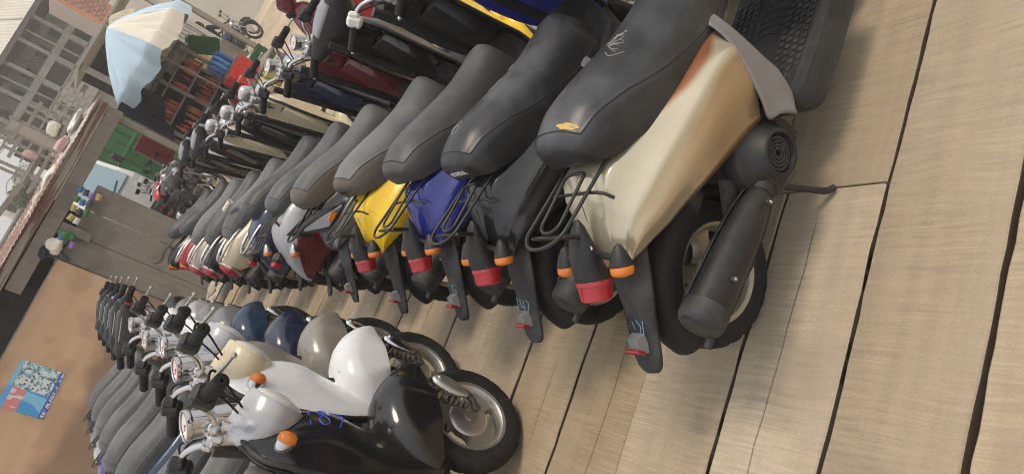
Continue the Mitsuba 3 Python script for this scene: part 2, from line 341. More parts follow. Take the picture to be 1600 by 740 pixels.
def seat_point(kind, row, f, side):
    """A point of the cushion's section at height fraction f (0 = hem, 1 = top) on one side."""
    x, hw, zt, zb = row; fs = np.interp(x, *SEAM_F[kind]); f = np.asarray(f, float)
    y = hw * np.clip(1 - np.clip(f, 0, 1) ** 2.7, 0, 1) ** (1 / 2.3) * (1 - .10 * (1 - f) ** 2)
    y = y * (1 + .028 * np.exp(-((f - fs + .06) / .10) ** 2) * (f <= fs) )
    return np.stack([x + 0 * f, side * y, zb + (zt - zb) * f], -1)
def arc_f(f0, n): t = np.linspace(0, 1, n); a0 = math.asin(min(1, f0)); return np.sin(a0 + (np.pi / 2 - a0) * t)
SPLIT = 7                                  # the first rows are the rear face and belong to the skirt
def seat_mesh(kind):
    D = seat_rings(kind); rings = []
    for row in D[SPLIT:]:
        f = arc_f(np.interp(row[0], *SEAM_F[kind]), 16); rings.append(np.vstack([seat_point(kind, row, f, -1), seat_point(kind, row, f[::-1][1:], 1)]))
    R = np.array(rings); m = MB().loft(R, False, False)
    c = R[-1].mean(0) * [1, 0, 1]; m.add(np.vstack([R[-1], [c]]), [[q, q + 1, R.shape[1]] for q in range(R.shape[1] - 1)])
    return flip(m)
def seat_skirt(kind):
    D = seat_rings(kind); m = MB()
    for side in (-1, 1):
        R = np.array([seat_point(kind, row, np.linspace(-.04, np.interp(row[0], *SEAM_F[kind]), 10), side) for row in D[SPLIT - 1:]])
        m.loft(R if side == 1 else R[:, ::-1], False, False)
    rings = []
    for row in D[:SPLIT + 1]:
        f = arc_f(-.04, 22) ; f = np.linspace(-.04, 1, 22) ** 1.0; f = np.sin(np.linspace(-.04, np.pi / 2, 22)); rings.append(np.vstack([seat_point(kind, row, f, -1), seat_point(kind, row, f[::-1][1:], 1)]))
    R = np.array(rings); m.loft(R[:, ::-1], False, False); k = R.shape[1]
    m.add(np.vstack([R[0], R[0].mean(0)]), [[q, (q + 1) % k, k] for q in range(k)])
    B = np.array([[seat_point(kind, row, -.04, -1), seat_point(kind, row, -.04, 1)] for row in D]); m.loft(B, False, False)
    last = np.vstack([seat_point(kind, D[-1], np.linspace(-.04, .3, 6), -1), seat_point(kind, D[-1], np.linspace(.3, -.04, 6), 1)]); m.add(np.vstack([last, [last.mean(0)]]), [[q + 1, q, 12] for q in range(11)])
    return m
def seat_seam(kind):
    D = seat_rings(kind); fs = lambda row: np.interp(row[0], *SEAM_F[kind]); row = D[SPLIT]
    L = np.array([seat_point(kind, r, fs(r), -1) for r in D[SPLIT:-1]]); Rr = L * [1, -1, 1]
    f = arc_f(fs(row), 12)[1:-1]; back = np.vstack([seat_point(kind, row, f, -1), seat_point(kind, row, [1.0], 1), seat_point(kind, row, f[::-1], 1)]) + [-.0005, 0, 0]
    path = np.vstack([L[::-1][:-1], L[:1], back, Rr]); d = np.r_[True, np.linalg.norm(np.diff(path, axis=0), axis=1) > 1e-5]
    return MB().tube(path[d] + [0, 0, .0003], .0021, 6)
def on_seat(kind, pts, lift=.0012):
    """Points (x, y) laid on the seat's upper surface."""
    D = seat_rings(kind); out = []
    for x, y in pts:
        row = [np.interp(x, D[5:, 0], D[5:, k]) for k in range(4)]; f = np.linspace(0, 1, 200); P = seat_point(kind, row, f, 1); out.append((x, y, np.interp(-abs(y), -P[:, 1], P[:, 2]) + lift))
    return np.array(out)

COWLS = {
 # per station: top x z halfwidth | crease x z halfwidth | bottom x z halfwidth
 'angular': [[.545, .575, .105, .510, .486, .142, .372, .347, .158], [.42, .590, .112, .455, .536, .166, .29, .383, .156], [.30, .615, .116, .35, .566, .168, .21, .416, .150], [.19, .652, .112, .20, .588, .158, .13, .447, .140],
             [.10, .676, .102, .10, .602, .146, .065, .472, .128], [.048, .694, .090, .03, .606, .132, .0, .492, .114], [-.005, .678, .078, -.015, .606, .116, -.04, .506, .100], [-.050, .636, .062, -.055, .594, .094, -.08, .515, .082],
             [-.092, .590, .050, -.094, .566, .068, -.108, .520, .062], [-.125, .550, .038, -.124, .535, .046, -.128, .520, .044]],
 'round':   [[.545, .575, .105, .53, .51, .150, .40, .36, .150], [.42, .590, .118, .40, .53, .165, .30, .38, .155], [.30, .615, .122, .27, .56, .172, .20, .40, .155], [.18, .645, .122, .15, .59, .170, .11, .42, .150],
             [.06, .672, .118, .04, .605, .160, .03, .435, .142], [-.04, .698, .110, -.05, .63, .148, -.04, .455, .130], [-.11, .705, .098, -.12, .63, .130, -.10, .475, .115], [-.18, .695, .082, -.185, .62, .106, -.16, .50, .095],
             [-.235, .67, .062, -.235, .61, .076, -.205, .53, .07], [-.262, .64, .04, -.258, .60, .046, -.235, .555, .045]],
 'swoop':   [[.545, .575, .105, .53, .51, .150, .38, .36, .150], [.42, .60, .115, .40, .55, .165, .28, .38, .150], [.30, .64, .118, .27, .60, .168, .18, .395, .145], [.16, .70, .112, .14, .63, .160, .08, .405, .135],
             [.04, .735, .104, .02, .64, .148, -.01, .41, .122], [-.06, .73, .094, -.07, .63, .130, -.09, .415, .105], [-.13, .69, .082, -.14, .59, .110, -.15, .42, .085], [-.185, .62, .066, -.19, .54, .085, -.195, .42, .065],
             [-.23, .54, .046, -.23, .49, .058, -.23, .42, .044], [-.26, .46, .022, -.26, .44, .028, -.258, .415, .02]],
}
def cowl_mesh(kind, n=46):
    K = np.array(COWLS[kind]); s = np.r_[0, np.cumsum(np.hypot(np.diff(K[:, 0]), np.diff(K[:, 1])))]; D = PchipInterpolator(s, K)(np.linspace(0, s[-1], n))
    rings = []
    for tx, tz, tw, cx, cz, cw, bx, bz, bw in D:
        T, C, B = np.array([tx, tw, tz]), np.array([cx, cw, cz]), np.array([bx, bw, bz]); side = []
        sharp = .36 if kind == 'angular' else .2
        for q in np.linspace(0, 1, 25):          # bottom to top
            lin = B + (C - B) * min(1, q * 2) if q < .5 else C + (T - C) * (q * 2 - 1)
            cc = 2 * C - (B + T) / 2; bez = (1 - q) ** 2 * B + 2 * q * (1 - q) * cc + q * q * T
            P = sharp * lin + (1 - sharp) * bez
            if kind == 'angular':       # a raised ridge along the crease, hollow above it
                P = P + [0, .009 * math.exp(-((q - .50) / .10) ** 2) - .006 * math.exp(-((q - .78) / .16) ** 2) + .024 * math.exp(-((q - .25) / .17) ** 2), 0]
            side.append(P)
        side = np.array(side); top = side[-1]; arch = [top * [1, 1, 1] + [0, 0, .012 * (1 - f * f)] - [0, top[1] * (1 - f), 0] for f in (.6, 0, -.6)]
        arch = [np.array([top[0], top[1] * f, top[2] + .014 * (1 - f * f)]) for f in (.6, 0, -.6)]
        rings.append(np.vstack([side, arch, side[::-1] * [1, -1, 1], [[B[0], -B[1] * .3, B[2]], [B[0], B[1] * .3, B[2]]]]))
    return MB().loft(np.array(rings), True, True)
def cowl_side(kind, s):
    v = cowl_mesh(kind).v[0].reshape(46, 55, 3); cols = range(0, 13) if s == 1 else range(40, 53)
    A = v[14:45, list(cols)].copy(); A[..., 1] += s * .004; Bk = A.copy(); Bk[..., 1] -= s * .012
    return MB().loft(np.concatenate([A, Bk[:, ::-1]], 1), True, True)
def crease_of(kind):
    return np.array(COWLS[kind])[:, 3:6]

def carrier_mesh(kind):
    mb = MB()
    if kind == 'wire':        # the long hoop with its inner hoop and cross bar, standing off behind the seat
        def hoop(w, x0, z0, x1, z1, r):
            a, e = np.array([x0, 0, z0]), np.array([x1, 0, z1]); t = np.linspace(0, 1, 12)[:, None]; A = a + (e - a) * t; an = np.linspace(0, np.pi, 20)
            L = A + [0, w, 0]; arc = np.stack([x1 - np.sin(an) * w * .75, np.cos(an) * w, z1 + 0 * an + (np.sin(an) * w * .75) * (z1 - z0) / (x0 - x1)], 1)
            mb.tube(np.vstack([L, arc[1:-1], A[::-1] - [0, w, 0]]), r, 8)
        hoop(.076, .125, .690, -.130, .738, .0048)
        hoop(.038, .022, .720, -.110, .734, .0044)
        mb.tube([(.020, -.039, .720), (.030, -.030, .718), (.033, 0, .718), (.030, .030, .718), (.020, .039, .720)], .0044, 8, 16)
        mb.tube([(-.022, -.122, .674), (-.022, -.112, .697), (-.022, -.095, .706), (-.022, -.07, .710), (-.022, .0, .712), (-.022, .07, .712)], .0042, 8)
        mb.tube([(-.145, -.05, .726), (-.125, -.030, .690), (-.105, -.012, .645)], .0062, 8, 10); mb.tube([(-.145, .05, .726), (-.125, .030, .690), (-.105, .012, .645)], .0062, 8, 10)
        mb.tube([(-.145, -.072, .726), (-.145, .072, .726)], .005, 8)
    elif kind == 'rail':      # a chrome grab rail curving round the tail
        for dz, w, r in ((0, .10, .009), (-.045, .085, .007)):
            P = [(.05, -w * 1.05, .69), (-.06, -w * 1.1, .715), (-.16, -w, .72), (-.215, -w * .6, .715), (-.23, 0, .712), (-.215, w * .6, .715), (-.16, w, .72), (-.06, w * 1.1, .715), (.05, w * 1.05, .69)]
            mb.tube(np.array(P) + [0.02 * (dz < 0), 0, dz], r, 10, 60)
        for y in (-.06, 0, .06): mb.tube([(-.205 + .2 * abs(y), y, .715), (-.185 + .2 * abs(y), y, .672)], .006, 8)
    elif kind == 'grid':      # a flat luggage rack of bent wires
        for y in (-.09, -.03, .03, .09): mb.tube([(.02, y, .75), (-.1, y, .775), (-.24, y, .77), (-.275, y, .80)], .005, 8, 20)
        for x, z in ((-.04, .765), (-.14, .775), (-.24, .772)): mb.tube([(x, -.105, z), (x, .105, z)], .005, 8)
        mb.tube([(-.275, -.09, .80), (-.285, 0, .805), (-.275, .09, .80)], .005, 8, 12); mb.tube([(-.05, -.09, .762), (-.09, -.06, .66)], .006, 8); mb.tube([(-.05, .09, .762), (-.09, .06, .66)], .006, 8)
    return mb
def lens_dir(): return unit([-.78, 0, -.60])
def pod_mesh():
    """Comet-shaped black housing that ends in the round tail lamp."""
    tip, end = np.array([-.070, 0, .672]), np.array([-.180, 0, .566]); d = lens_dir(); rings = []
    for t, rx, rz in ((0, .006, .004), (.12, .020, .016), (.35, .030, .028), (.62, .037, .038), (.85, .042, .043), (1, .0445, .0445)):
        c = tip + (end - tip) * (t ** .9) + [0, 0, .012 * math.sin(t * np.pi)]; z = unit((end - tip) * (1 - t) + d * .15 * t); m = M_dir(c, z); a = np.linspace(0, 2 * np.pi, 24, endpoint=False)
        rings.append(c + np.cos(a)[:, None] * m[:3, 0] * rz + np.sin(a)[:, None] * m[:3, 1] * rx)
    return MB().loft(np.array(rings), True, True)
def signal_pod():
    mb = MB().lathe([(0, -.052), (.009, -.048), (.019, -.030), (.0265, -.010), (.0285, 0), (.0285, 0), (.027, .003), (.027, .003), (0, .003)], 20)
    return mb
SIG_LENS = [(.0262, .0), (.029, .004), (.0288, .016), (.025, .023), (.014, .026), (0, .027)]
TAIL_LENS = [(.043, 0), (.0455, .002), (.0455, .012), (.0455, .012), (.043, .014), (.0405, .048), (.0405, .048), (.036, .052), (.030, .0525), (.030, .0525), (.028, .050), (0, .049)]
def mudflap_mesh(kind):
    mb = MB(); rings = []
    S = [(-.060, .520, .085, .014), (-.105, .478, .078, .020), (-.155, .434, .068, .024), (-.205, .392, .056, .016), (-.250, .357, .053, .014), (-.285, .330, .050, .013), (-.310, .309, .040, .011), (-.322, .299, .020, .007)]
    if kind == 'narrow': S = [(x, z, w * (.8 if i < 4 else .62), t) for i, (x, z, w, t) in enumerate(S)]
    if kind == 'hook': S = [(-.085, .47, .045, .012), (-.13, .42, .04, .014), (-.17, .37, .036, .013), (-.20, .33, .034, .012), (-.235, .305, .033, .011), (-.275, .285, .028, .01), (-.295, .278, .014, .007)]
    S = np.array(S); S = PchipInterpolator(np.arange(len(S)), S)(np.linspace(0, len(S) - 1, 22))
    for k, (x, z, w, t) in enumerate(S):
        nx, nz = -.62, .78      # the flap's outer normal (up and back)
        R = []
        for q in np.linspace(-1, 1, 11): dome = t * (1 - q * q) * .9; R.append((x + nx * -dome * -1, q * w, z + nz * dome))
        for q in np.linspace(1, -1, 11): R.append((x - nx * .006, q * w * .96, z - nz * .006 - .004))
        rings.append(R)
    mb.loft(np.array(rings), True, True)
    mb.lathe(cyl(.007, .006, .001), 10, M_dir((-.145, -.026, .455), (-.62, 0, .78))); mb.lathe(cyl(.007, .006, .001), 10, M_dir((-.145, .026, .455), (-.62, 0, .78)))
    return mb
def reflector_holder():
    m = M_dir((-.266, 0, .362), (-.75, 0, .66)); return MB().hull([(a * .026 * w, b * .024 * w, z) for a in (-1, 1) for b in (-1, 1) for w, z in ((1, -.004), (.78, .022))], m)
def reflector_mesh():
    m = M_dir((-.289, 0, .364), (-.93, 0, -.25)); return MB().box((.004, 0, .004), (.030, .050, .012), .003, m)
def muffler_mesh():
    mb = MB(); rear, front = np.array([-.205, -.150, .335]), np.array([.215, -.150, .262]); d = unit(rear - front); m = M_dir(front, d, (0, 0, 1)); L = np.linalg.norm(rear - front); rings = []
    for t, r in ((0, .026), (.05, .034), (.14, .044), (.3, .053), (.55, .058), (.85, .060), (.95, .059), (.985, .055), (1, .046)):
        a = np.linspace(0, 2 * np.pi, 28, endpoint=False); rings.append(np.stack([r * .98 * np.cos(a), r * .92 * np.sin(a), 0 * a + t * L], 1))
    mb.loft(np.array(rings), True, True, m)
    return mb
def cap_mesh():
    rear, front = np.array([-.205, -.150, .335]), np.array([.215, -.150, .262]); d = unit(rear - front); m = M_dir(front, d, (0, 0, 1)); L = np.linalg.norm(rear - front)
    mb = MB().lathe([(.0595, L * .86), (.0602, L * .88), (.0602, L * .88), (.0595, L * .955), (.054, L * .985), (.044, L * 1.000), (.044, L * 1.000), (.036, L * 1.006), (0, L * 1.008)], 32, m)
    return mb.tube([m[:3, 3] + d * L * .98 + [-.01, -.004, -.046], m[:3, 3] + d * L * 1.05 + [-.012, -.004, -.050]], .011, 10)
def elbow_mesh():
    return MB().tube([(.20, -.150, .265), (.26, -.152, .250), (.31, -.150, .215), (.35, -.135, .185), (.42, -.09, .19)], [.033, .030, .022, .017, .016], 12, 20).lathe(cyl(.036, .012, .003), 20, M_dir((.225, -.151, .260), (.97, 0, -.2)))
def shield_mesh():
    """The heat shield: a plastic shell over the outer half of the silencer."""
    mb = MB(); rear, front = np.array([-.150, -.150, .3255]), np.array([.215, -.150, .262]); d = unit(rear - front); m = M_dir(front, d, (0, 0, 1)); L = np.linalg.norm(rear - front); rings = []
    for t, r in ((0, .034), (.1, .048), (.3, .0590), (.6, .0640), (.9, .0655), (1, .0645)):
        ro = [((r) * math.cos(a) * 1.0, (r) * .95 * math.sin(a), t * L) for a in np.linspace(math.radians(15), math.radians(200), 16)]
        ri = [((r - .004) * math.cos(a), (r - .004) * .95 * math.sin(a), t * L) for a in np.linspace(math.radians(200), math.radians(15), 16)]
        rings.append(ro + ri)
    mb.loft(np.array(rings), True, True, m)
    return mb
def engine_mesh():
    mb = MB()
    mb.box((.19, .075, .225), (.46, .075, .13), .025); mb.box((.02, .085, .215), (.16, .08, .17), .04)        # belt case on the left
    mb.box((.30, -.02, .255), (.16, .17, .17), .03)                                                             # crankcase
    mb.lathe(cyl(.045, .12, .006), 16, M_dir((.33, -.01, .28), (.92, 0, .38)))
    for q in range(5): mb.box((.40 + .018 * q, -.01, .31 + .007 * q), (.006, .10, .10), .001)
    mb.box((.10, .01, .37), (.16, .12, .07), .02)                                                             # air cleaner
    mb.tube([(.02, .09, .23), (.03, .1, .36), (.06, .09, .47)], .016, 8, 10)
    mb.tube([(.22, -.13, .225), (.30, -.14, .17), (.40, -.10, .17), (.46, -.04, .22)], .013, 8, 16)             # exhaust pipe
    mb.hull([(-.06, -.10, .20), (-.06, -.115, .20), (.05, -.10, .17), (.05, -.115, .17), (.19, -.10, .37), (.19, -.115, .37), (.21, -.10, .33), (.21, -.115, .33)])
    mb.tube([(.38, -.09, .40), (.33, -.12, .42), (.24, -.11, .40), (.16, -.09, .42)], .012, 8, 14); mb.tube([(.40, -.06, .36), (.42, -.12, .33), (.38, -.15, .24), (.30, -.15, .20)], .006, 6, 14)
    mb.box((.41, -.11, .34), (.04, .04, .05), .006); mb.box((.43, -.10, .20), (.05, .06, .08), .01); mb.box((.0, -.085, .235), (.12, .018, .06), .006)                                                          # silencer stay
    return mb
def frame_mesh():
    mb = MB()
    for s in (1, -1):
        mb.tube([(-.05, .085 * s, .52), (.15, .10 * s, .47), (.33, .10 * s, .42), (.47, .09 * s, .26), (.60, .09 * s, .19), (.95, .08 * s, .19), (1.0, .03 * s, .40)], .014, 8, 30)
    mb.box((.20, 0, .50), (.42, .16, .09), .02); mb.box((.46, 0, .38), (.06, .20, .26), .02)
    mb.tube([(1.0, 0, .36), (.84, 0, 1.0)], .022, 10)
    return mb
def fan_mesh():
    m = M_dir((.305, -.098, .282), (0, -1, 0), (0, 0, 1)) @ np.diag([1.06, 1.06, 1.06, 1]); mb = MB()
    mb.lathe([(.112, .0), (.112, .030), (.106, .044), (.106, .044), (.080, .058), (.060, .092), (.060, .092), (.056, .097), (.051, .095), (.051, .095), (.046, .070), (.043, .066), (.043, .066), (0, .064)], 40, m)
    mb.hull([(x, y, z) for x in (-.075, .075) for y in (-.115, -.05) for z in (0, .05)], m)
    return mb
def grille_mesh():
    m = M_dir((.305, -.098, .282), (0, -1, 0), (0, 0, 1)) @ np.diag([1.06, 1.06, 1.06, 1]); mb = MB()
    for r in (.013, .022, .031, .040): mb.lathe([(r - .003, .070), (r - .003, .086), (r - .003, .086), (r + .003, .086), (r + .003, .086), (r + .003, .070)], 32, m)
    for a in range(0, 360, 60): mb.box((.025 * math.cos(math.radians(a)), .025 * math.sin(math.radians(a)), .079), (.034, .005, .012), .001, m @ np.eye(4)) if a % 180 == 0 else mb.box((.025, 0, .079), (.034, .005, .012), .001, m @ M_r((0, 0, 1), a))
    return mb
def floor_mesh():
    mb = MB(); rings = []
    for x, w, zt, zb, e in ((.495, .135, .262, .20, .0), (.515, .168, .268, .165, .0), (.56, .182, .270, .150, 0), (.70, .186, .268, .147, 0), (.86, .186, .266, .147, 0), (.945, .180, .277, .16, 0), (.985, .165, .330, .24, 0), (1.005, .150, .42, .36, 0)):
        c = .012
        rings.append([(x, -w + .008, zb), (x, -w, zb + .02), (x, -w + .006, zt - .02), (x, -w + .018, zt - .002), (x, -w + .026, zt), (x, -.055, zt - .001), (x, -.050, zt - .008), (x, .050, zt - .008), (x, .055, zt - .001), (x, w - .026, zt), (x, w - .018, zt - .002), (x, w - .006, zt - .02), (x, w, zb + .02), (x, w - .008, zb)])
    R = np.array(rings)
    R = np.stack([PchipInterpolator(np.arange(8), R[:, k])(np.linspace(0, 7, 28)) for k in range(14)], 1)
    for k in range(14): mb.loft(R[:, [k, (k + 1) % 14]], False, False)
    mb.hull(np.vstack([R[0], R[0] + [.001, 0, 0]])); mb.hull(np.vstack([R[-1], R[-1] - [.001, 0, 0]]))
    return mb
def stud_mesh():
    mb = MB(); prof = [(.0085, 0), (.0085, .0022), (.0085, .0022), (.006, .0032), (.006, .0032), (.0055, .0018), (.0055, .0018), (0, .0014)]
    for s in (1, -1):
        for i in range(17):
            for j in range(4):
                x = .545 + i * .0235 + (j % 2) * .0117; y = s * (.072 + j * .0245)
                if x > .9 - .0: continue
                if j == 3 and i < 2: continue
                mb.lathe(prof, 10, M_t(x, y, .2695))
    return mb
def mat_line_mesh():
    """Raised ribs that frame the studded panels and cross the middle of the floor."""
    mb = MB()
    for s in (1, -1):
        mb.tube([(.55, s * .062, .269), (.88, s * .062, .268)], .0028, 6); mb.tube([(.56, s * .112, .2705), (.60, s * .134, .2705), (.86, s * .134, .2685)], .0022, 6)
    for q in range(5): mb.tube([(.74 + .03 * q, -.05, .2605), (.755 + .03 * q, 0, .2610), (.74 + .03 * q, .05, .2605)], .0022, 6, 10)
    return mb
def side_cover(s=-1):
    """Grey moulding between the seat base and the floor, one shell over both sides."""
    mb = MB(); rings = []
    for zf, xr, xf, w in ((.578, .530, .575, .130), (.53, .505, .560, .160), (.48, .468, .548, .178), (.43, .432, .540, .188), (.385, .402, .536, .192), (.348, .374, .536, .194), (.31, .412, .530, .190), (.265, .442, .512, .186), (.245, .452, .490, .178)):
        ring = []
        for t in np.linspace(0, 1, 11): ring.append((xr + (xf - xr) * t, -w * (1 - .16 * t ** 2.6) + .010 * math.sin(t * np.pi), zf))
        ring += [(xf + .022, -w * .5, zf), (xf + .026, 0, zf), (xf + .022, w * .5, zf)]
        for t in np.linspace(1, 0, 11): ring.append((xr + (xf - xr) * t, w * (1 - .16 * t ** 2.6) - .010 * math.sin(t * np.pi), zf))
        rings.append(ring)
    O = np.array(rings); O = np.stack([PchipInterpolator(np.arange(9), O[:, k])(np.linspace(0, 8, 34)) for k in range(O.shape[1])], 1)
    I = O.copy(); I[..., 1] *= .96; I[..., 0] -= .006
    return flip(MB().loft(np.concatenate([O, I[:, ::-1]], 1), True, True))
def stand_mesh():
    mb = MB(); [mb.tube([(.28, s * .10, .16), (.305, s * .125, .10), (.325, s * .146, .045), (.338, s * .156, .020), (.352, s * .164, .010)], [.008, .009, .009, .010, .010], 8, 14) for s in (1, -1)]
    mb.tube([(.28, -.10, .16), (.28, .10, .16)], .012, 8); return mb
def shock_mesh():
    mb = MB(); a, b = np.array([-.03, .095, .22]), np.array([.02, .10, .50]); mb.tube([a, b], .012, 8); n = 70; t = np.linspace(.2, .95, n)
    p = a + (b - a) * t[:, None]; w = 2 * np.pi * 7 * t; mb.tube(p + np.stack([.024 * np.cos(w), .024 * np.sin(w), 0 * w], 1), .0045, 6); return mb
def inner_fender():
    return fender_mesh(.243, .062, 60, 178, lambda t: (.035, 1, 0))

# ------------------------------------------------------------------ front end (straight pose; the steered pieces turn about STEER)
AX = np.array([1.20, 0, R_T]); S0 = np.array([.870, 0, 1.0]); S_DIR = unit([-.36, 0, .933])
def front_fender_mesh(kind):
    P, Q = np.array([.118, .215]), np.array([-.26, .075])
    R, hw = (.305, .122) if kind == 'round' else (.255, .070)
    a0, a1 = (60, 158) if kind == 'round' else (58, 165)
    def depth(t):
        a = math.radians(a0 + (a1 - a0) * t); d = np.array([math.cos(a), math.sin(a)]); e = Q - P
        rc = (P[0] * e[1] - P[1] * e[0]) / (d[0] * e[1] - d[1] * e[0]) if kind == 'round' else .205
        wf = (.42 + .58 * math.sin(min(1, (.04 + t * 2.2)) * np.pi / 2)) * (1 - .50 * max(0, t - .70) / .30)
        bump = (.070 * math.sin(min(1, t / .50) * np.pi / 2) - .06 * max(0, t - .65) / .35 - .008) if kind == 'round' else 0
        return max(.002, R + bump - hw * wf * .75 - rc), wf, bump
    mb = fender_mesh(R, hw, a0, a1, depth)
    m = mb.mesh(); m.vertices += AX; return MB().add(m.vertices, m.faces)
def fork_mesh():
    mb = MB()
    mb.box((1.065, 0, .515), (.05, .13, .03), .008)
    for s in (1, -1):
        mb.tube([(1.065, .062 * s, .515), (1.14, .070 * s, .43), (1.215, .078 * s, .37), (1.245, .082 * s, .345), (1.248, .082 * s, .25)], .014, 10, 16)
        mb.tube([(1.248, .084 * s, .25), (1.225, .082 * s, .222), (1.20, .080 * s, .207)], .013, 8); mb.lathe(cyl(.016, .022, .003), 6, M_dir((1.20, .070 * s, .207), (0, s, 0)))
        n = 50; t = np.linspace(0, 1, n); w = 2 * np.pi * 6 * t; a, b = np.array([1.205, .078 * s, .355]), np.array([1.205, .080 * s, .235])
        mb.tube(a + (b - a) * t[:, None] + np.stack([.017 * np.cos(w), .017 * np.sin(w), 0 * w], 1), .004, 6)
    return mb
def link_cover_mesh(s):
    mb = MB(); rings = []
    for t, a, b in ((0, .006, .004), (.08, .022, .013), (.25, .030, .018), (.5, .031, .018), (.75, .024, .015), (.95, .012, .009), (1, .004, .003)):
        c = np.array([1.262 - .035 * t, .098 * s, .385 - .14 * t]); an = np.linspace(0, 2 * np.pi, 18, endpoint=False)
        rings.append(c + np.stack([a * np.cos(an), b * np.sin(an), .0 * an], 1) @ M_r((0, 1, 0), 14)[:3, :3].T)
    return mb.loft(np.array(rings), True, True).lathe(cyl(.009, .008, .002), 10, M_dir((1.258, .112 * s, .362), (0, s, 0)))
SHW = np.array([(.28, .13), (.36, .190), (.50, .228), (.65, .238), (.80, .232), (.88, .208), (.94, .150), (.965, .06)])
def shield_surf(y, z, lowered=0.0):
    return 1.035 - .16 * (z - .5) - 1.45 * y * y - .25 * np.maximum(0, z - .84) - .10 * np.maximum(0, .40 - z) + .050 * np.exp(-((z - .72) / .15) ** 2) * np.clip(1 - (y / .20) ** 2, 0, 1)
def sheet(nz, ny, x_off, shrink=1.0, z0=.28, z1=.965, thick=.006, bulge=0.0):
    zs = np.linspace(z0, z1, nz); hw = PchipInterpolator(SHW[:, 0], SHW[:, 1])(zs) * shrink; rings = []
    for z, w in zip(zs, hw):
        y = np.linspace(-w, w, ny); edge = (np.abs(y) / w) ** 6
        xo = shield_surf(y, z) + x_off + bulge * (1 - (y / w) ** 2) - .012 * edge
        xi = xo - thick
        rings.append(np.vstack([np.stack([xo, y, 0 * y + z], 1), np.stack([xi[::-1], y[::-1], 0 * y + z], 1)]))
    return flip(MB().loft(np.array(rings), True, True))
def leg_shield_mesh(): return sheet(30, 27, 0.0)
def inner_panel_mesh():
    mb = MB(); m = sheet(26, 23, -.030, .965, .275, .955, .006, .0).mesh(); mb.add(m.vertices, m.faces)
    mb.loft(np.array([[(shield_surf(y, z) - .036 - .075 * f, y * g, z) for y, z in ((-.10, .46), (.10, .46), (.10, .78), (-.10, .78))] for f, g in ((0, 1.15), (.7, 1.0), (1, .8))]), True, True)
    mb.tube([(.985, -.03, .86), (.95, -.03, .85), (.94, -.02, .84), (.95, 0, .84)], .006, 6, 8)
    return mb
def shield_rim_mesh():
    z = np.linspace(.285, .955, 30); w = PchipInterpolator(SHW[:, 0], SHW[:, 1])(z); L = np.stack([shield_surf(w, z) - .022, w * 1.0, z], 1); Rr = L * [1, -1, 1]
    return MB().tube(np.vstack([L, [[.955, 0, .972]], Rr[::-1]]), .009, 8)
def label_mesh(y, z, w, h, tilt=0):
    m = M_dir((shield_surf(y, z) - .0385, y, z), (-.985, 0, -.16), (0, 1, 0)) @ M_r((0, 0, 1), tilt); return m
def nacelle_mesh():
    rings = []; a = np.linspace(0, 2 * np.pi, 40, endpoint=False)
    for x, z, ry, rz in ((.875, .950, .050, .030), (.890, .940, .100, .050), (.920, .918, .132, .080), (.96, .898, .128, .096), (.995, .886, .114, .096), (1.026, .882, .102, .092), (1.034, .880, .098, .089)):
        rings.append(np.stack([0 * a + x + .16 * rz * np.sin(a) * (x > 1), ry * np.cos(a), z + rz * np.sin(a)], 1))
    R = np.array(rings); R = np.stack([PchipInterpolator(np.arange(7), R[:, k])(np.linspace(0, 6, 22)) for k in range(40)], 1)
    return flip(MB().loft(R, True, True))
def headlight_lens():
    return MB().lathe([(.080, 0), (.076, .012), (.055, .022), (.028, .028), (0, .030)], 32, M_dir((1.028, 0, .876), (.985, 0, -.16)))
def shield_signal(s):
    return M_dir((shield_surf(.160, .850) - .058, s * .160, .858 if s < 0 else .755), (.93, s * .30, .05), (0, 0, 1))
def bar_mesh(style):
    """Chrome handlebar, straight pose, relative to S0."""
    half = [(0.0, .015, .015), (.012, .055, .020), (.020, .095, .045), (.012, .135, .075), (.004, .175, .080), (-.010, .215, .070), (-.032, .325, .046)]
    P = [(x, y, z) for x, y, z in half]; mb = MB()
    for s in (1, -1): mb.tube(np.array(P) * [1, s, 1], .0111, 10, 36)
    mb.tube([(0, -.02, .015), (0, .02, .015)], .0125, 10)
    return mb
GA, GB = np.array([-.012, .222, .068]), np.array([-.034, .338, .043])
def grip_mesh():
    d = unit(GB - GA); L = np.linalg.norm(GB - GA); prof = [(0, -.004), (.0265, -.004), (.0265, -.004), (.0265, .004), (.0265, .004), (.0215, .006)]
    for q in range(9): z = .010 + q * .0115; prof += [(.0220, z), (.0220, z), (.0220, z + .007), (.0220, z + .007), (.0208, z + .009)]
    prof += [(.0220, L - .006), (.0220, L - .006), (.0220, L - .001), (.0220, L - .001), (.0195, L + .002), (.0045, L + .002), (.0045, L + .002), (.004, L - .01), (0, L - .01)]
    return MB().lathe(prof, 18, M_dir(GA, d))
def switch_mesh():
    d = unit(GB - GA); m = M_dir(GA - d * .018, d, (0, 0, 1)); mb = MB().box((.004, 0, 0), (.072, .066, .050), .012, m).box((.012, 0, -.030), (.05, .05, .022), .008, m); mb.box((.022, .008, .004), (.014, .016, .016), .002, m); mb.box((.026, -.012, .002), (.010, .010, .02), .002, m); return mb
def lever_mesh():
    d = unit(GB - GA); f = unit(np.cross([0, 0, 1.0], d) * -1); f = f if f[0] > 0 else -f
    b = GA - d * .015 + f * .022; P = [b, b + f * .022 + d * .02, b + f * .034 + d * .06, b + f * .036 + d * .11, b + f * .044 + d * .165]
    mb = MB().tube(P, [.010, .0085, .007, .006, .0055], 8, 20); e = P[-1]; mb.flat(trimesh.creation.icosphere(1, .0095), M_t(*e)); mb.box(b - d * .004, (.03, .022, .020), .004); return mb
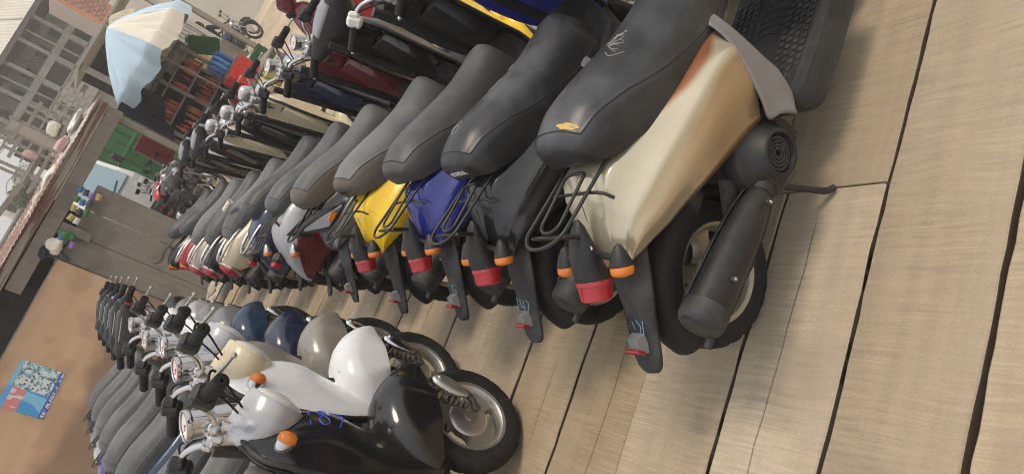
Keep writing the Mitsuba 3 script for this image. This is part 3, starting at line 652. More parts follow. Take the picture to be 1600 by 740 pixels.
def cable_mesh():
    mb = MB(); d = unit(GB - GA)
    for s in (1, -1):
        g = (GA - d * .02) * [1, s, 1]
        mb.tube([g + [.03, 0, 0], g + [.085, s * .01, .012], g + [.10, -s * .05, -.04], (.06, s * .07, -.06), (.03, s * .03, -.14)], .0042, 6, 24)
        mb.tube([g + [.02, -s * .02, .004], g + [.060, -s * .03, .03], (.06, s * .10, .0), (.03, s * .05, -.09), (.02, s * .02, -.16)], .0036, 6, 24)
    return mb
def clamp_mesh():
    mb = MB(); mb.box((0, 0, .005), (.045, .062, .05), .010); mb.lathe(cyl(.030, .14, .006), 20, M_dir((.046, 0, -.105), -S_DIR * -1))
    for s in (1, -1):
        mb.box((.0, .050 * s, .022), (.030, .022, .032), .006); mb.lathe(cyl(.016, .05, .003), 12, M_dir((.02, .05 * s, -.045), (0, 0, 1)))
    for s in (1, -1): mb.lathe(cyl(.008, .012, .002), 8, M_dir((-.004, .02 * s, .028), (0, 0, 1))); mb.tube([(.01, .035 * s, .0), (.035, .045 * s, -.03), (.04, .03 * s, -.08)], .012, 8, 8)
    mb.lathe([(.0, -.06), (.045, -.06), (.066, -.04), (.075, .0), (.075, .0), (.070, .006), (.070, .006), (.03, .02), (0, .022)], 28, M_dir((.055, 0, -.050), (-.35, 0, .94)))
    return mb
SPM = M_dir((.050, 0, .046), (-.52, 0, .854), (0, 1, 0))
def speedo_mesh():
    return MB().lathe([(0, -.105), (.030, -.105), (.040, -.090), (.0445, -.065), (.0445, -.065), (.0445, .050), (.0445, .050), (.0485, .053), (.0490, .062), (.047, .070), (.047, .070), (.043, .071), (.0425, .066)], 36, SPM)
def speedo_pod_mesh():
    """Rounded silver pod, wider than tall."""
    rings = []; a = np.linspace(0, 2 * np.pi, 28, endpoint=False)
    for x, k in ((-.055, .55), (-.05, .75), (-.03, .95), (0, 1.0), (.03, .97), (.052, .85), (.062, .62), (.066, .3)):
        rings.append(np.stack([np.sign(np.cos(a)) * np.abs(np.cos(a)) ** .75 * .062 * k, np.sign(np.sin(a)) * np.abs(np.sin(a)) ** .75 * .048 * k, 0 * a + x], 1))
    return MB().loft(np.array(rings), True, True, M_dir((.03, 0, .060), (-.25, 0, .97), (0, 1, 0)))
def face_mesh(): return MB().lathe([(.043, .064), (0, .0645)], 32, SPM)
def needle_mesh(): return MB().box((.012, .006, .0662), (.030, .0022, .001), 0, SPM).lathe(cyl(.004, .003, .001), 10, SPM @ M_t(0, 0, .065))
def dash_mesh():
    rings = []; a = np.linspace(0, 2 * np.pi, 32, endpoint=False)
    for y, rx, rz, dx, dz in ((-.215, .016, .018, -.058, .055), (-.205, .028, .030, -.052, .055), (-.16, .045, .050, -.02, .05), (-.10, .066, .078, .005, .035), (0, .074, .092, .015, .025), (.10, .066, .078, .005, .035), (.16, .045, .050, -.02, .05), (.205, .028, .030, -.052, .055), (.215, .016, .018, -.058, .055)):
        rings.append(np.stack([dx + rx * np.sign(np.cos(a)) * np.abs(np.cos(a)) ** .8, 0 * a + y, dz + rz * np.sign(np.sin(a)) * np.abs(np.sin(a)) ** .8], 1))
    R = np.array(rings); R = np.stack([PchipInterpolator(np.arange(9), R[:, k])(np.linspace(0, 8, 34)) for k in range(32)], 1)
    return MB().loft(R, True, True)
DGM = M_dir((-.022, 0, .092), (-.62, 0, .78), (0, 1, 0))
def dash_gauge():
    mb = MB(); a = np.linspace(0, 2 * np.pi, 36, endpoint=False)
    r = lambda k, z: np.stack([.135 * k * np.sign(np.cos(a)) * np.abs(np.cos(a)) ** .9, .043 * k * np.sin(a) + .010 * k * np.cos(2 * a), 0 * a + z], 1)
    return mb.loft(np.array([r(1, -.03), r(1, .006), r(.97, .012), r(.7, .017), r(.3, .0185)]), True, True, DGM)
def dash_trim():
    a = np.linspace(0, 2 * np.pi, 48, endpoint=False)
    return MB().tube(np.stack([.139 * np.sign(np.cos(a)) * np.abs(np.cos(a)) ** .9, .046 * np.sin(a) + .010 * np.cos(2 * a), 0 * a + .006], 1) @ DGM[:3, :3].T + DGM[:3, 3], .004, 6, closed=True)
def dash_front():
    m = dash_mesh().mesh(); v = m.vertices * [1.0, 1.04, 1.03]; v[:, 0] += .016; v[:, 2] -= .008; return MB().add(v, m.faces)
def teardrop_mesh():
    rings = []; a = np.linspace(0, 2 * np.pi, 36, endpoint=False)
    for d, k in ((-.03, 1.02), (0, 1.0), (.018, .90), (.032, .68), (.040, .35), (.0415, .1)):
        y = np.cos(a) * .070; z = np.sin(a) * .084; w = np.where(z < 0, 1 - .55 * (-z / .084) ** 1.4, 1); rings.append(np.stack([y * w * k, z * k - .004, 0 * a + d], 1))
    return MB().loft(np.array(rings), True, True, M_dir((-.250, 0, .612), (-.93, 0, .12), (0, 1, 0)) @ M_r((0, 0, 1), 0))
def bezel_mesh():
    a = np.linspace(0, 2 * np.pi, 48, endpoint=False); y = np.cos(a) * .074; z = np.sin(a) * .089; w = np.where(z < 0, 1 - .55 * (-z / .089) ** 1.4, 1)
    m = M_dir((-.250, 0, .612), (-.93, 0, .12), (0, 1, 0)); P = np.stack([y * w, z - .004, 0 * a - .004], 1) @ m[:3, :3].T + m[:3, 3]; return MB().tube(P, .009, 8, closed=True)

def place_of(x, y, yaw=0, lean=0): return M_t(x, y, 0) @ M_r((0, 0, 1), yaw) @ M_r((1, 0, 0), lean)
def mirror_y(): return np.diag([1.0, -1, 1, 1])

def scooter(label, group, x, y, yaw=0, lean=0, steer=38, paint='black', shield=None, inner='plastic_black', seat='step', seat_mat='vinyl_black', cowl='angular', tail='pod', carrier='wire',
            carrier_mat='iron_black', flap='wide', bars='bare', nacelle=None, fender=None, fender_kind='small', rim='alloy', cowl_mat=None, cover='plastic_grey', speedo='round', face='gauge_face', dash_trim_mat='plastic_grey',
            tail_mat='lens_red', switch='plastic_black', link='chrome', labels_inner=0, skirt=None, gauge_mat='gauge_grey', side_mat=None, fx=0.0, rim_mat='plastic_black', studs=True, signals=True):
    t = thing('parked_scooter', label, 'scooter', group)
    m = place_of(x, y, yaw, lean); p = 'paint_' + paint; sp = shield or p; fd = fender or p
    mf_ = m @ M_t(fx, 0, 0); ml = m @ M_t(.5, 0, 0) @ np.diag([1 + fx / .5, 1, 1, 1]) @ M_t(-.5, 0, 0)
    ms = mf_ @ M_r(S_DIR, steer, S0); mh = ms @ M_t(*S0); mw = ms @ M_t(*AX)
    P = lambda n, k, b, mat, mm=m, **kw: put(t, n, k, b, mat, mm, **kw)
    # wheels
    w = P('rear_wheel', 'rim_rear', lambda: rim_mesh('rear'), rim, m @ M_t(0, 0, R_T) @ M_r((0, 1, 0), (x * 77 + y * 131) % 70)); put(w, 'tyre', 'tyre', tyre_mesh, 'rubber', m @ M_t(0, 0, R_T))
    w = P('front_wheel', 'rim_front', lambda: rim_mesh('front'), 'alloy', mw @ M_r((0, 1, 0), (x * 57 + y * 91) % 120)); put(w, 'tyre', 'tyre', tyre_mesh, 'rubber', mw)
    # engine and underbody
    P('engine', 'engine', engine_mesh, 'engine_dirt'); P('frame', 'frame', frame_mesh, 'iron_black'); P('shock_absorber', 'shock', shock_mesh, 'iron_black')
    f = P('fan_cover', 'fan', fan_mesh, 'plastic_black'); put(f, 'grille', 'grille', grille_mesh, 'plastic_worn', m)
    k = P('silencer', 'muffler', muffler_mesh, 'plastic_black'); put(k, 'heat_shield', 'mshield', shield_mesh, 'plastic_worn', m)
    put(k, 'end_cap', 'mcap', cap_mesh, 'cap_grey', m); put(k, 'exhaust_pipe', 'elbow', elbow_mesh, 'plastic_worn', m)
    for q, (bt, ba) in enumerate(((.15, 100), (.78, 95))):
        rear, front = np.array([-.150, -.150, .3255]), np.array([.215, -.150, .262]); c = front + (rear - front) * bt; c = c + np.array([.0, -.058, .012])
        put(k, 'bolt', 'bolt', lambda: MB().lathe(cyl(.0050, .007, .0012), 6), 'chrome_dull', m @ M_dir(c, (0, -.97, .2))); put(k, 'washer', 'washer', lambda: MB().lathe([(.0035, .003), (.0075, .003), (.0105, .0), (.0105, -.004)], 16), 'iron_black', m @ M_dir(c, (0, -.97, .2)))
    P('centre_stand', 'stand', stand_mesh, 'iron_black'); P('inner_fender', 'infend', lambda: inner_fender(), 'pit', m @ M_t(0, 0, R_T))
    # body
    c = P('rear_cowl', 'cowl_' + cowl, lambda: cowl_mesh(cowl), cowl_mat or p)
    if cowl == 'angular':
        put(c, 'seam', 'cseam', lambda: MB().tube([(x, 0, z + .0142) for x, z in ((.03, .690), (-.005, .678), (-.03, .657), (-.05, .636), (-.07, .612))], .0011, 5), 'pit', m)
        for sy in (1, -1): put(c, 'screw', 'cscrew', lambda: MB().lathe([(.0055, -.002), (.005, .002), (.005, .002), (0, .0025)], 10), 'iron_black', m @ M_dir((-.085, sy * .072, .536), (-.25, sy, -.2)))
    if side_mat: [P('side_panel', f'cside{sy}_' + cowl, lambda: cowl_side(cowl, sy), side_mat) for sy in (1, -1)]
    s = P('seat', 'seat_' + seat, lambda: seat_mesh(seat), seat_mat); put(s, 'skirt', 'skirt_' + seat, lambda: seat_skirt(seat), skirt or seat_mat, m); put(s, 'piping', 'seam_' + seat, lambda: seat_seam(seat), 'plastic_black', m)
    P('seat_cover_panel', 'sidecover', side_cover, cover)
    fl = P('footboard', 'floor', floor_mesh, 'plastic_worn', ml)
    if studs:
        put(fl, 'tread_stud', 'studs', stud_mesh, 'plastic_worn', ml, kind='stuff'); put(fl, 'rib', 'ribs', mat_line_mesh, 'plastic_black', ml)
        for sy in (1, -1): put(fl, 'bolt', 'fbolt', lambda: MB().lathe(cyl(.009, .004, .001), 12), 'chrome_dull', m @ M_t(.56, sy * .115, .270))
    if carrier: P('carrier_rack', 'car_' + carrier, lambda: carrier_mesh(carrier), carrier_mat)
    if flap:
        g = P('mudflap', 'flap_' + flap, lambda: mudflap_mesh(flap), 'plastic_worn')
        if flap == 'wide': put(g, 'reflector_holder', 'rholder', reflector_holder, 'plastic_grey', m); put(g, 'reflector', 'refl', reflector_mesh, 'lens_red_dark', m)
    if tail == 'pod':
        o = P('tail_lamp', 'pod', pod_mesh, 'plastic_black'); put(o, 'lens', 'tlens', lambda: MB().lathe(TAIL_LENS, 32), tail_mat, m @ M_dir((-.180, 0, .566), lens_dir(), (0, 1, 0)))
    elif tail == 'teardrop':
        o = P('tail_lamp', 'tear', teardrop_mesh, 'lens_red'); put(o, 'bezel', 'bezel', bezel_mesh, 'chrome', m)
    elif tail == 'small':
        o = P('tail_lamp', 'smallpod', lambda: MB().box((-.21, .06, .625), (.07, .085, .06), .018).box((-.15, .05, .625), (.1, .05, .03), .01), 'plastic_black'); put(o, 'lens', 'smalllens', lambda: MB().box((-.255, .06, .622), (.030, .075, .048), .008), 'lens_red', m)
    elif tail == 'block':
        o = P('tail_lamp', 'block', lambda: MB().loft(np.array([[(x, yy * w_, z) for yy, z in ((-1, z0), (1, z0), (.8, z1), (-.8, z1))] for x, w_, z0, z1 in ((-.10, .07, .60, .70), (-.18, .09, .59, .70), (-.255, .075, .60, .67))]), True, True), 'lens_amber')
        put(o, 'lens', 'blocklens', lambda: MB().hull([(-.20, -.05, .565), (-.20, .05, .565), (-.25, -.045, .565), (-.25, .045, .565), (-.235, -.06, .67), (-.235, .06, .67), (-.275, -.04, .645), (-.275, .04, .645)]), 'lens_red', m)
    elif tail == 'wedge':
        for sy in (1, -1):
            mm = m @ np.diag([1.0, sy, 1, 1])
            o = P('tail_lamp', 'wedgeframe', lambda: MB().hull([(-.155, .050, .765), (-.150, .045, .745), (.125, .140, .605), (.115, .150, .595), (-.03, .110, .705), (-.02, .085, .715), (-.06, .130, .610), (-.04, .10, .600), (.04, .15, .66)]), 'plastic_black', mm)
            put(o, 'lens', 'wedgelens', lambda: MB().hull([(-.130, .066, .735), (-.125, .066, .722), (.075, .153, .628), (.07, .157, .620), (-.03, .124, .690), (-.05, .136, .632), (.02, .156, .655)]), 'gauge_grey', mm); put(o, 'bulb_lens', 'wedgebulb', lambda: MB().hull([(.0 + a * .022, .146 + b * .006 - .10 * a * .022, .645 + c * .013) for a in (-1, 1) for b in (-1, 1.9) for c in (-1, 1)]), 'lens_amber', mm)
    if signals and tail == 'pod':
        for sy in (1, -1):
            mm = m @ M_dir((-.150, sy * .106, .580), lens_dir(), (0, 1, 0)); g = P('turn_signal', 'sigpod', signal_pod, 'plastic_black', mm); put(g, 'lens', 'siglens', lambda: MB().lathe(SIG_LENS, 24), 'lens_amber', mm)
            put(g, 'arm', 'sigarm', lambda: MB().tube([(-.128, .03, .600), (-.135, .075, .597), (-.138, .10, .594)], .009, 8), 'plastic_black', m @ np.diag([1.0, sy, 1, 1]))
    elif signals and tail in ('small',):
        for sy in (1, -1):
            mm = m @ M_dir((-.165, sy * .120, .600), lens_dir(), (0, 1, 0)); g = P('turn_signal', 'sigpod', signal_pod, 'chrome', mm); put(g, 'lens', 'siglens', lambda: MB().lathe(SIG_LENS, 24), 'lens_amber', mm)
    # front
    P('leg_shield', 'lshield', leg_shield_mesh, sp, mf_); ip = P('inner_panel', 'ipanel', inner_panel_mesh, inner, mf_); P('shield_rim', 'srim', shield_rim_mesh, rim_mat, mf_)
    for q in range(labels_inner):
        put(ip, 'warning_label', 'wlabel', lambda: MB().box((0, 0, 0), (.050, .032, .0012), 0), 'label_white', mf_ @ label_mesh(-.15, .58 - .045 * q, 0, 0)); put(ip, 'label_header', 'wlabelh', lambda: MB().box((0, .0165, .0002), (.050, .008, .0014), 0), 'label_orange', mf_ @ label_mesh(-.15, .58 - .045 * q, 0, 0))
    P('front_fender', 'ffender_' + fender_kind, lambda: front_fender_mesh(fender_kind), fd, ms)
    fk = P('front_fork', 'fork', fork_mesh, 'engine_dirt', ms); put(fk, 'steering_tube', 'sttube', lambda: MB().tube([(.955, 0, .70), (1.05, 0, .50)], .018, 10), 'pit', ms); [put(fk, 'link_cover', f'linkc{sy}', lambda: link_cover_mesh(sy), link, ms) for sy in (1, -1)]
    if nacelle:
        o = P('headlight', 'nacelle', nacelle_mesh, nacelle, mf_); put(o, 'lens', 'hlens', headlight_lens, 'lens_clear', mf_)
        for sy in (1, -1):
            sm = mf_ @ shield_signal(sy); g = P('front_signal', 'fsig', lambda: MB().lathe([(.012, -.01), (.022, .002), (.026, .020), (.0265, .030)], 20).lathe([(0, -.01), (.012, -.01)], 20), 'chrome', sm @ np.diag([1.15, .95, 2.0, 1])); put(g, 'lens', 'fsigl', lambda: MB().lathe([(.0262, .030), (.0262, .034), (.024, .044), (.014, .050), (0, .052)], 20), 'lens_amber', sm @ np.diag([1.13, .93, 1.35, 1]) @ M_t(0, 0, .0135))
    hb = P('handlebar', 'bar', lambda: bar_mesh(0), 'chrome', mh)
    put(hb, 'clamp', 'clamp', clamp_mesh, 'chrome_dull' if bars == 'bare' else 'plastic_black', mh); put(hb, 'cable', 'cable', cable_mesh, 'rubber', mh)
    for sy in (1, -1):
        q = mh @ np.diag([1.0, sy, 1, 1]); put(hb, 'grip', 'grip', grip_mesh, 'rubber', q); put(hb, 'switch_box', 'switch', switch_mesh, switch, q); put(hb, 'brake_lever', 'lever', lever_mesh, 'alloy', q)
    if bars == 'bare':
        if speedo == 'round':
            g = P('speedometer', 'speedo', speedo_mesh, 'chrome', mh); put(g, 'dial', 'dialface', face_mesh, face, mh); put(g, 'needle', 'needle', needle_mesh, 'lens_red_dark', mh)
        else:
            P('speedometer', 'spod', speedo_pod_mesh, 'chrome_dull', mh)
        if not nacelle: P('headlight', 'hl_bare', lambda: MB().lathe([(0, -.09), (.04, -.085), (.070, -.05), (.080, 0), (.080, 0), (.080, .012), (.080, .012), (.06, .026), (0, .034)], 32, M_dir((.15, 0, -.045), (.98, 0, -.12))), 'chrome', mh)
    else:
        g = P('dash_cover', 'dash', dash_mesh, 'plastic_black', mh); put(g, 'gauge', 'dgauge', dash_gauge, gauge_mat, mh); put(g, 'trim', 'dtrim', dash_trim, dash_trim_mat, mh)
        P('front_cover', 'dfront', dash_front, sp, mh)
    return t, m

# ------------------------------------------------------------------ the right-hand row, tails to the gangway
RG = 'scooters in the right-hand row'
def gold_paint(p, n, uv):
    x, y, z = p.x - .63, p.y - 1.442, p.z
    zc = .608 - .12 * dr.maximum(x, 0) - 3.2 * dr.square(dr.maximum(x - .38, 0)) - .25 * dr.square(dr.maximum(-x - .02, 0)) * 6
    nn = fbm(p.x * 7, p.y * 7, p.z * 7, 4)
    c = mix((0.60, 0.55, 0.41), (0.50, 0.45, 0.33), nn)
    low = smoothstep(-.004, .022, zc - z + (nn - .5) * .02 - .012) * smoothstep(-.16, -.06, x + (nn - .5) * .10)
    c = mix(c, mix((0.47, 0.345, 0.205), (0.38, 0.245, 0.125), smoothstep(.05, .45, x + (zc - z) * .5 + (nn - .5) * .3)), low * (.42 + .40 * smoothstep(-.10, .30, x + (nn - .5) * .3)))
    t = x - .20
    hem = dr.select(t > 0, .640 - .46 * t + .5 * t * t, .640 - .62 * t)
    rim = smoothstep(.001, -.016, hem - z + (nn - .5) * .014) * smoothstep(.10, .22, x)
    bl = .347 + (.372 - x) * .40 - dr.square(dr.maximum(.372 - x, 0)) * .16
    rim2 = smoothstep(.022, .002, z - bl + (nn - .5) * .01)
    c = mix(c, (0.34, 0.105, 0.030), dr.clip(dr.maximum(rim, rim2 * .8), 0, .9))
    front = smoothstep(.41, .49, x + (nn - .5) * .06) * smoothstep(.034, .052, z - zc)
    return mix(c, (0.36, 0.14, 0.05), front * .30)
pr('paint_gold', proc(gold_paint), 0.24, coat=1.0, metal=0.5)

hero, HM = scooter('weathered gold scooter with rusty paint edges and torn seat, nearest of all', RG, .63, 1.442, steer=30, paint='cream', cowl_mat='paint_gold', rim='alloy_bronze')
s2, M2 = scooter('dark slate scooter with maker name on its seat, second from the camera', RG, .665, 2.0, steer=42, paint='slate', inner='paint_black', fx=.10)
s3, M3 = scooter('royal blue scooter with round tail lamp and wire rack', RG, .71, 2.53, steer=42, paint='blue', inner='paint_blue', labels_inner=1, switch='switch_white', seat_mat='vinyl_mid', fx=.10)
s4, M4 = scooter('bright yellow scooter with scribbled brown seat edge', RG, .71, 3.10, steer=42, paint='yellow', labels_inner=2, skirt='vinyl_brown', switch='switch_white', seat_mat='vinyl_grey', fx=.10)
s5, M5 = scooter('black and silver scooter with brown seat beside the yellow one', RG, .74, 3.76, steer=42, paint='slate', seat='tall', skirt='vinyl_brown', cowl='angular', tail='wedge', flap='wide', bars='dash', side_mat='paint_grey', carrier='wire', seat_mat='vinyl_grey', inner='paint_black', fx=.10)
s6, M6 = scooter('silver scooter with burgundy tail side and bent wire luggage rack', RG, .74, 4.30, steer=42, paint='silver', shield='paint_burgundy', inner='paint_burgundy', side_mat='paint_burgundy', seat='tall', cowl='swoop', tail='small', flap='hook', carrier='grid', seat_mat='vinyl_mid', fx=.10)
s7, M7 = scooter('dark navy scooter with small red lamp and chrome rail', RG, .76, 4.95, steer=42, paint='navy', inner='paint_navy', seat='tall', cowl='swoop', tail='small', flap='hook', carrier='rail', carrier_mat='chrome', seat_mat='vinyl_mid', fx=.10)
s8, M8 = scooter('cream scooter with teardrop lamp, first of the two cream ones', RG, .72, 5.68, steer=42, paint='cream', inner='paint_cream', seat='smooth', cowl='round', tail='teardrop', flap='hook', carrier='rail', carrier_mat='chrome', speedo='pod', seat_mat='vinyl_grey', fx=.10)
s9, M9 = scooter('black scooter with teardrop lamp between two cream ones', RG, .70, 6.35, steer=42, paint='black', seat='smooth', cowl='round', tail='teardrop', flap='hook', carrier='rail', carrier_mat='chrome', speedo='pod', seat_mat='vinyl_mid', inner='paint_black', fx=.10)
s10, M10 = scooter('beige scooter with teardrop lamp, farther of the two cream ones', RG, .72, 7.10, steer=42, paint='beige', inner='paint_cream', seat='smooth', cowl='round', tail='teardrop', flap='hook', carrier='rail', carrier_mat='chrome', speedo='pod', seat_mat='vinyl_grey', fx=.10)
s11, M11 = scooter('red scooter with chrome rail near the far end of the row', RG, .74, 7.90, steer=42, paint='red', seat='step', cowl='round', tail='block', flap='hook', carrier='rail', carrier_mat='chrome', bars='dash', dash_trim_mat='chrome_dull', shield='paint_silver', seat_mat='vinyl_mid', inner='paint_black', fx=.10)
s12, M12 = scooter('black scooter with orange and red block lamp, last of the row', RG, .74, 8.75, steer=42, paint='black', seat='step', cowl='round', tail='block', flap='hook', carrier='grid', bars='dash', dash_trim_mat='chrome_dull', shield='paint_silver', seat_mat='vinyl_mid', inner='paint_black', fx=.10)

# ------------------------------------------------------------------ the left-hand row, front wheels to the gangway
LG = 'scooters in the left-hand row'
KW = dict(seat_mat='vinyl_grey', seat='smooth', cowl='round', tail='teardrop', flap='hook', carrier='rail', carrier_mat='chrome', fender_kind='round')
l1, ML1 = scooter('black scooter with silver headlight housing and 187 written on its leg shield', LG, -1.15, 2.38, steer=41, paint='black', nacelle='paint_silver', link='alloy', **KW)
l2, ML2 = scooter('white scooter with cream headlight housing, second in the left row', LG, -1.04, 2.95, steer=41, paint='white', nacelle='paint_cream', face='gauge_pink', **KW)
l3, ML3 = scooter('grey brown scooter with silver headlight housing, third in the left row', LG, -1.00, 3.48, steer=41, paint='greybrown', nacelle='paint_silver', **KW)
l4, ML4 = scooter('navy scooter with white headlight housing, fourth in the left row', LG, -1.02, 4.12, steer=41, paint='navy', nacelle='paint_white', **KW)
l5, ML5 = scooter('dark teal scooter with white headlight housing, fifth in the left row', LG, -1.00, 5.05, steer=41, paint='teal', nacelle='paint_white', **KW)
for yy, pt, fdm, lab in ((5.75, 'burgundy', 'paint_grey', 'burgundy scooter with grey front fender and flat dash in the left row'), (6.4, 'purple', 'paint_grey', 'purple scooter with grey front fender and flat dash in the left row'), (7.05, 'silver', None, 'silver scooter with flat dash, far in the left row'), (7.7, 'grey', None, 'grey scooter with flat dash, next to last before the plywood'), (8.4, 'black', None, 'black scooter with flat dash, last before the plywood')):
    scooter(lab, LG, -1.02, yy, steer=58, paint=pt, fender=fdm, gauge_mat='plastic_black', bars='dash', seat='smooth', cowl='round', tail='pod', carrier='wire', seat_mat='vinyl_grey', dash_trim_mat='chrome_dull', fender_kind='round')

ORDN = ['first', 'second', 'third', 'fourth', 'fifth', 'sixth', 'seventh', 'eighth', 'ninth', 'tenth', 'eleventh', 'twelfth', 'thirteenth', 'fourteenth', 'fifteenth', 'sixteenth', 'seventeenth', 'eighteenth']

# ------------------------------------------------------------------ the end of the gangway: fence, kiosk, stall
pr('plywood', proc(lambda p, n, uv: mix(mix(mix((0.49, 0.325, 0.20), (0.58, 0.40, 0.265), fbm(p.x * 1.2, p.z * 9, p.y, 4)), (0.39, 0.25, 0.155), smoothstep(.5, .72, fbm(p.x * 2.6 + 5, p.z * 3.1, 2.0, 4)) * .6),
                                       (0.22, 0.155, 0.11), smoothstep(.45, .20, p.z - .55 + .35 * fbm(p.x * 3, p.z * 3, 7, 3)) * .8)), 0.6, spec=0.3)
pr('board_dark', proc(lambda p, n, uv: mix(mix((0.20, 0.182, 0.158), (0.265, 0.242, 0.213), fbm(p.x * 30, p.z * 2.2, p.y * 3, 4)), (0.155, 0.138, 0.12), smoothstep(.5, .75, fbm(p.x * 3, p.z * 4, 4, 4)) * .6)), 0.8, spec=0.2)
pr('board_grey', proc(lambda p, n, uv: mix((0.22, 0.195, 0.165), (0.36, 0.33, 0.29), fbm(p.x * 3, p.y * 3 + 5, p.z * 25, 4))), 0.85, spec=0.2)
pr('near_black', (0.030, 0.027, 0.026), 0.9)  # plain near-black; in window openings it stands for the shade inside
pr('peeling', proc(lambda p, n, uv: mix((0.36, 0.34, 0.31), (0.19, 0.105, 0.08), smoothstep(.44, .60, fbm(p.x * 1.6, p.z * 34, 3.0, 4)))), 0.75)
pr('rust_tin', proc(lambda p, n, uv: mix(mix((0.15, 0.075, 0.055), (0.22, 0.13, 0.10), fbm(p.x * 5, p.y * 5, 1, 4)), (0.40, 0.38, 0.35), smoothstep(.55, .65, fbm(p.x * 2.4, p.y * 1.5, 6, 4)))), 0.7)
pr('concrete', proc(lambda p, n, uv: mix((0.25, 0.24, 0.225), (0.40, 0.385, 0.36), fbm(p.x * 2.2, p.y * 2.2, p.z * 2.2, 5))), 0.9, spec=0.2)
pr('block', proc(lambda p, n, uv: mix((0.34, 0.325, 0.295), (0.50, 0.48, 0.44), fbm(p.x * 1.9, p.y * 4, p.z * 3.1, 5))), 0.95, spec=0.15)
pr('stone', proc(lambda p, n, uv: mix((0.30, 0.255, 0.195), (0.52, 0.46, 0.37), fbm(p.x * 9, p.y * 9, p.z * 9, 4))), 0.95, spec=0.1)
pr('roof_cream', proc(lambda p, n, uv: mix((0.47, 0.44, 0.37), (0.56, 0.53, 0.46), fbm(p.x * 1.5, p.y * .5, 0, 3))), 0.6)
pr('brick', proc(lambda p, n, uv: mix((0.36, 0.17, 0.12), (0.46, 0.26, 0.20), fbm(p.x * 6, p.y * 6, p.z * 6, 3))), 0.9)
pr('mortar', (0.46, 0.38, 0.33), 0.9)
pr('plaster', proc(lambda p, n, uv: mix((0.50, 0.48, 0.43), (0.62, 0.60, 0.55), fbm(p.x, p.y, p.z, 4))), 0.85)
for nm, c in dict(cloth_blue=(0.42, 0.54, 0.64), cloth_white=(0.66, 0.63, 0.55), cloth_navy=(0.022, 0.026, 0.045), cloth_pink=(0.50, 0.33, 0.34), cloth_beige=(0.46, 0.42, 0.32), denim=(0.055, 0.085, 0.16), skin=(0.14, 0.075, 0.045)).items(): pr(nm, c, 0.9, spec=0.15, sheen=0.3)
for nm, c in dict(green=(0.035, 0.15, 0.05), green_dark=(0.022, 0.10, 0.035), blue=(0.06, 0.13, 0.34), red=(0.56, 0.035, 0.03), yellow=(0.46, 0.36, 0.12), white=(0.62, 0.62, 0.60), purple=(0.20, 0.12, 0.36), sky=(0.10, 0.30, 0.60), dark=(0.04, 0.045, 0.06), van=(0.64, 0.66, 0.66)).items(): pr('plas_' + nm, c, 0.4)
pr('drink_orange', (0.46, 0.11, 0.025), 0.2, coat=.6); pr('drink_red', (0.30, 0.03, 0.02), 0.2, coat=.6)
pr('windscreen', (0.20, 0.30, 0.36), 0.1, coat=1.0); pr('leaf', proc(lambda p, n, uv: mix((0.035, 0.065, 0.02), (0.07, 0.12, 0.035), noise(p.x * 3, p.y * 3, p.z * 3))), 0.7); pr('bark', (0.12, 0.10, 0.08), 0.9)
def bx(x0, x1, y0, y1, z0, z1, ch=.006, mb=None): return (mb or MB()).box(((x0 + x1) / 2, (y0 + y1) / 2, (z0 + z1) / 2), (x1 - x0, y1 - y0, z1 - z0), ch)

t = thing('plywood_fence', 'tall orange brown plywood fence closing the gangway behind the left row', 'fence')
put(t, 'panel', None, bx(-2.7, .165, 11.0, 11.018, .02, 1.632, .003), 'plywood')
put(t, 'top_rail', None, bx(-2.7, .165, 11.022, 11.06, 1.60, 1.652, .005), 'board_grey'); put(t, 'post', None, bx(.10, .165, 11.022, 11.09, -.2, 1.66, .006), 'board_grey'); put(t, 'post', None, bx(-1.3, -1.23, 11.022, 11.09, -.2, 1.6, .006), 'board_grey')
t = thing('board_fence', 'dark weathered board fence beside the plywood, under hanging sachets', 'fence')
xs = np.linspace(.172, 1.235, 4)
for i in range(3): put(t, 'board', None, bx(xs[i] + .003, xs[i + 1] - .003, 11.06 + .004 * (i % 2), 11.085 + .004 * (i % 2), -.2, 1.63 + .012 * ((i * 7) % 3), .004), 'board_dark')
put(t, 'rail', None, bx(.17, 1.235, 11.094, 11.14, 1.42, 1.52), 'board_dark'); put(t, 'rail', None, bx(.17, 1.235, 11.094, 11.14, .3, .4), 'board_dark')
# poster
def poster_col(p, n, uv):
    u, v = (p.x + 1.70) / .60, (p.z - .90) / .56
    cell = cell_rand(dr.floor(u * 26), dr.floor(v * 24 + 3 * noise(u * 9, v * 9)), 3)
    crowd = dr.select(cell > .55, mi.Color3f(.60, .66, .66), dr.select(cell > .3, mi.Color3f(.10, .16, .20), mi.Color3f(.20, .42, .55)))
    left = dr.select(noise(u * 6, v * 4, 2) > .55, mi.Color3f(.05, .30, .66), mi.Color3f(.20, .50, .74))
    left = dr.select(v > .58, dr.select(noise(u * 30, v * 6, 5) > .62, mi.Color3f(.62, .60, .58), mi.Color3f(.60, .22, .24)), left)
    left = dr.select(v > .86, mi.Color3f(.12, .36, .70), left)
    c = dr.select(u > .46, dr.select(v > .88, mi.Color3f(.22, .48, .66), crowd), left)
    text = (noise(u * 46, v * 9, 8) > .56) & (v < .10) & (v > .03)
    return dr.select(v < .14, dr.select(text, mi.Color3f(.55, .58, .62), mi.Color3f(.05, .12, .46)), c)
pr('poster_print', proc(poster_col), 0.55)
pm = MB(); gx = np.linspace(-1.70, -1.10, 13); top = 1.455 + .0 * gx
pm.loft(np.array([[(x, 10.995 - .004 * abs(math.sin(x * 23)), .905 + .05 * (x + 1.7)), (x, 10.995 - .003 * abs(math.cos(x * 17)), 1.46 - .03 * (x + 1.7)), (x, 10.998, 1.46 - .03 * (x + 1.7)), (x, 10.998, .905 + .05 * (x + 1.7))] for x in gx]), True, True)
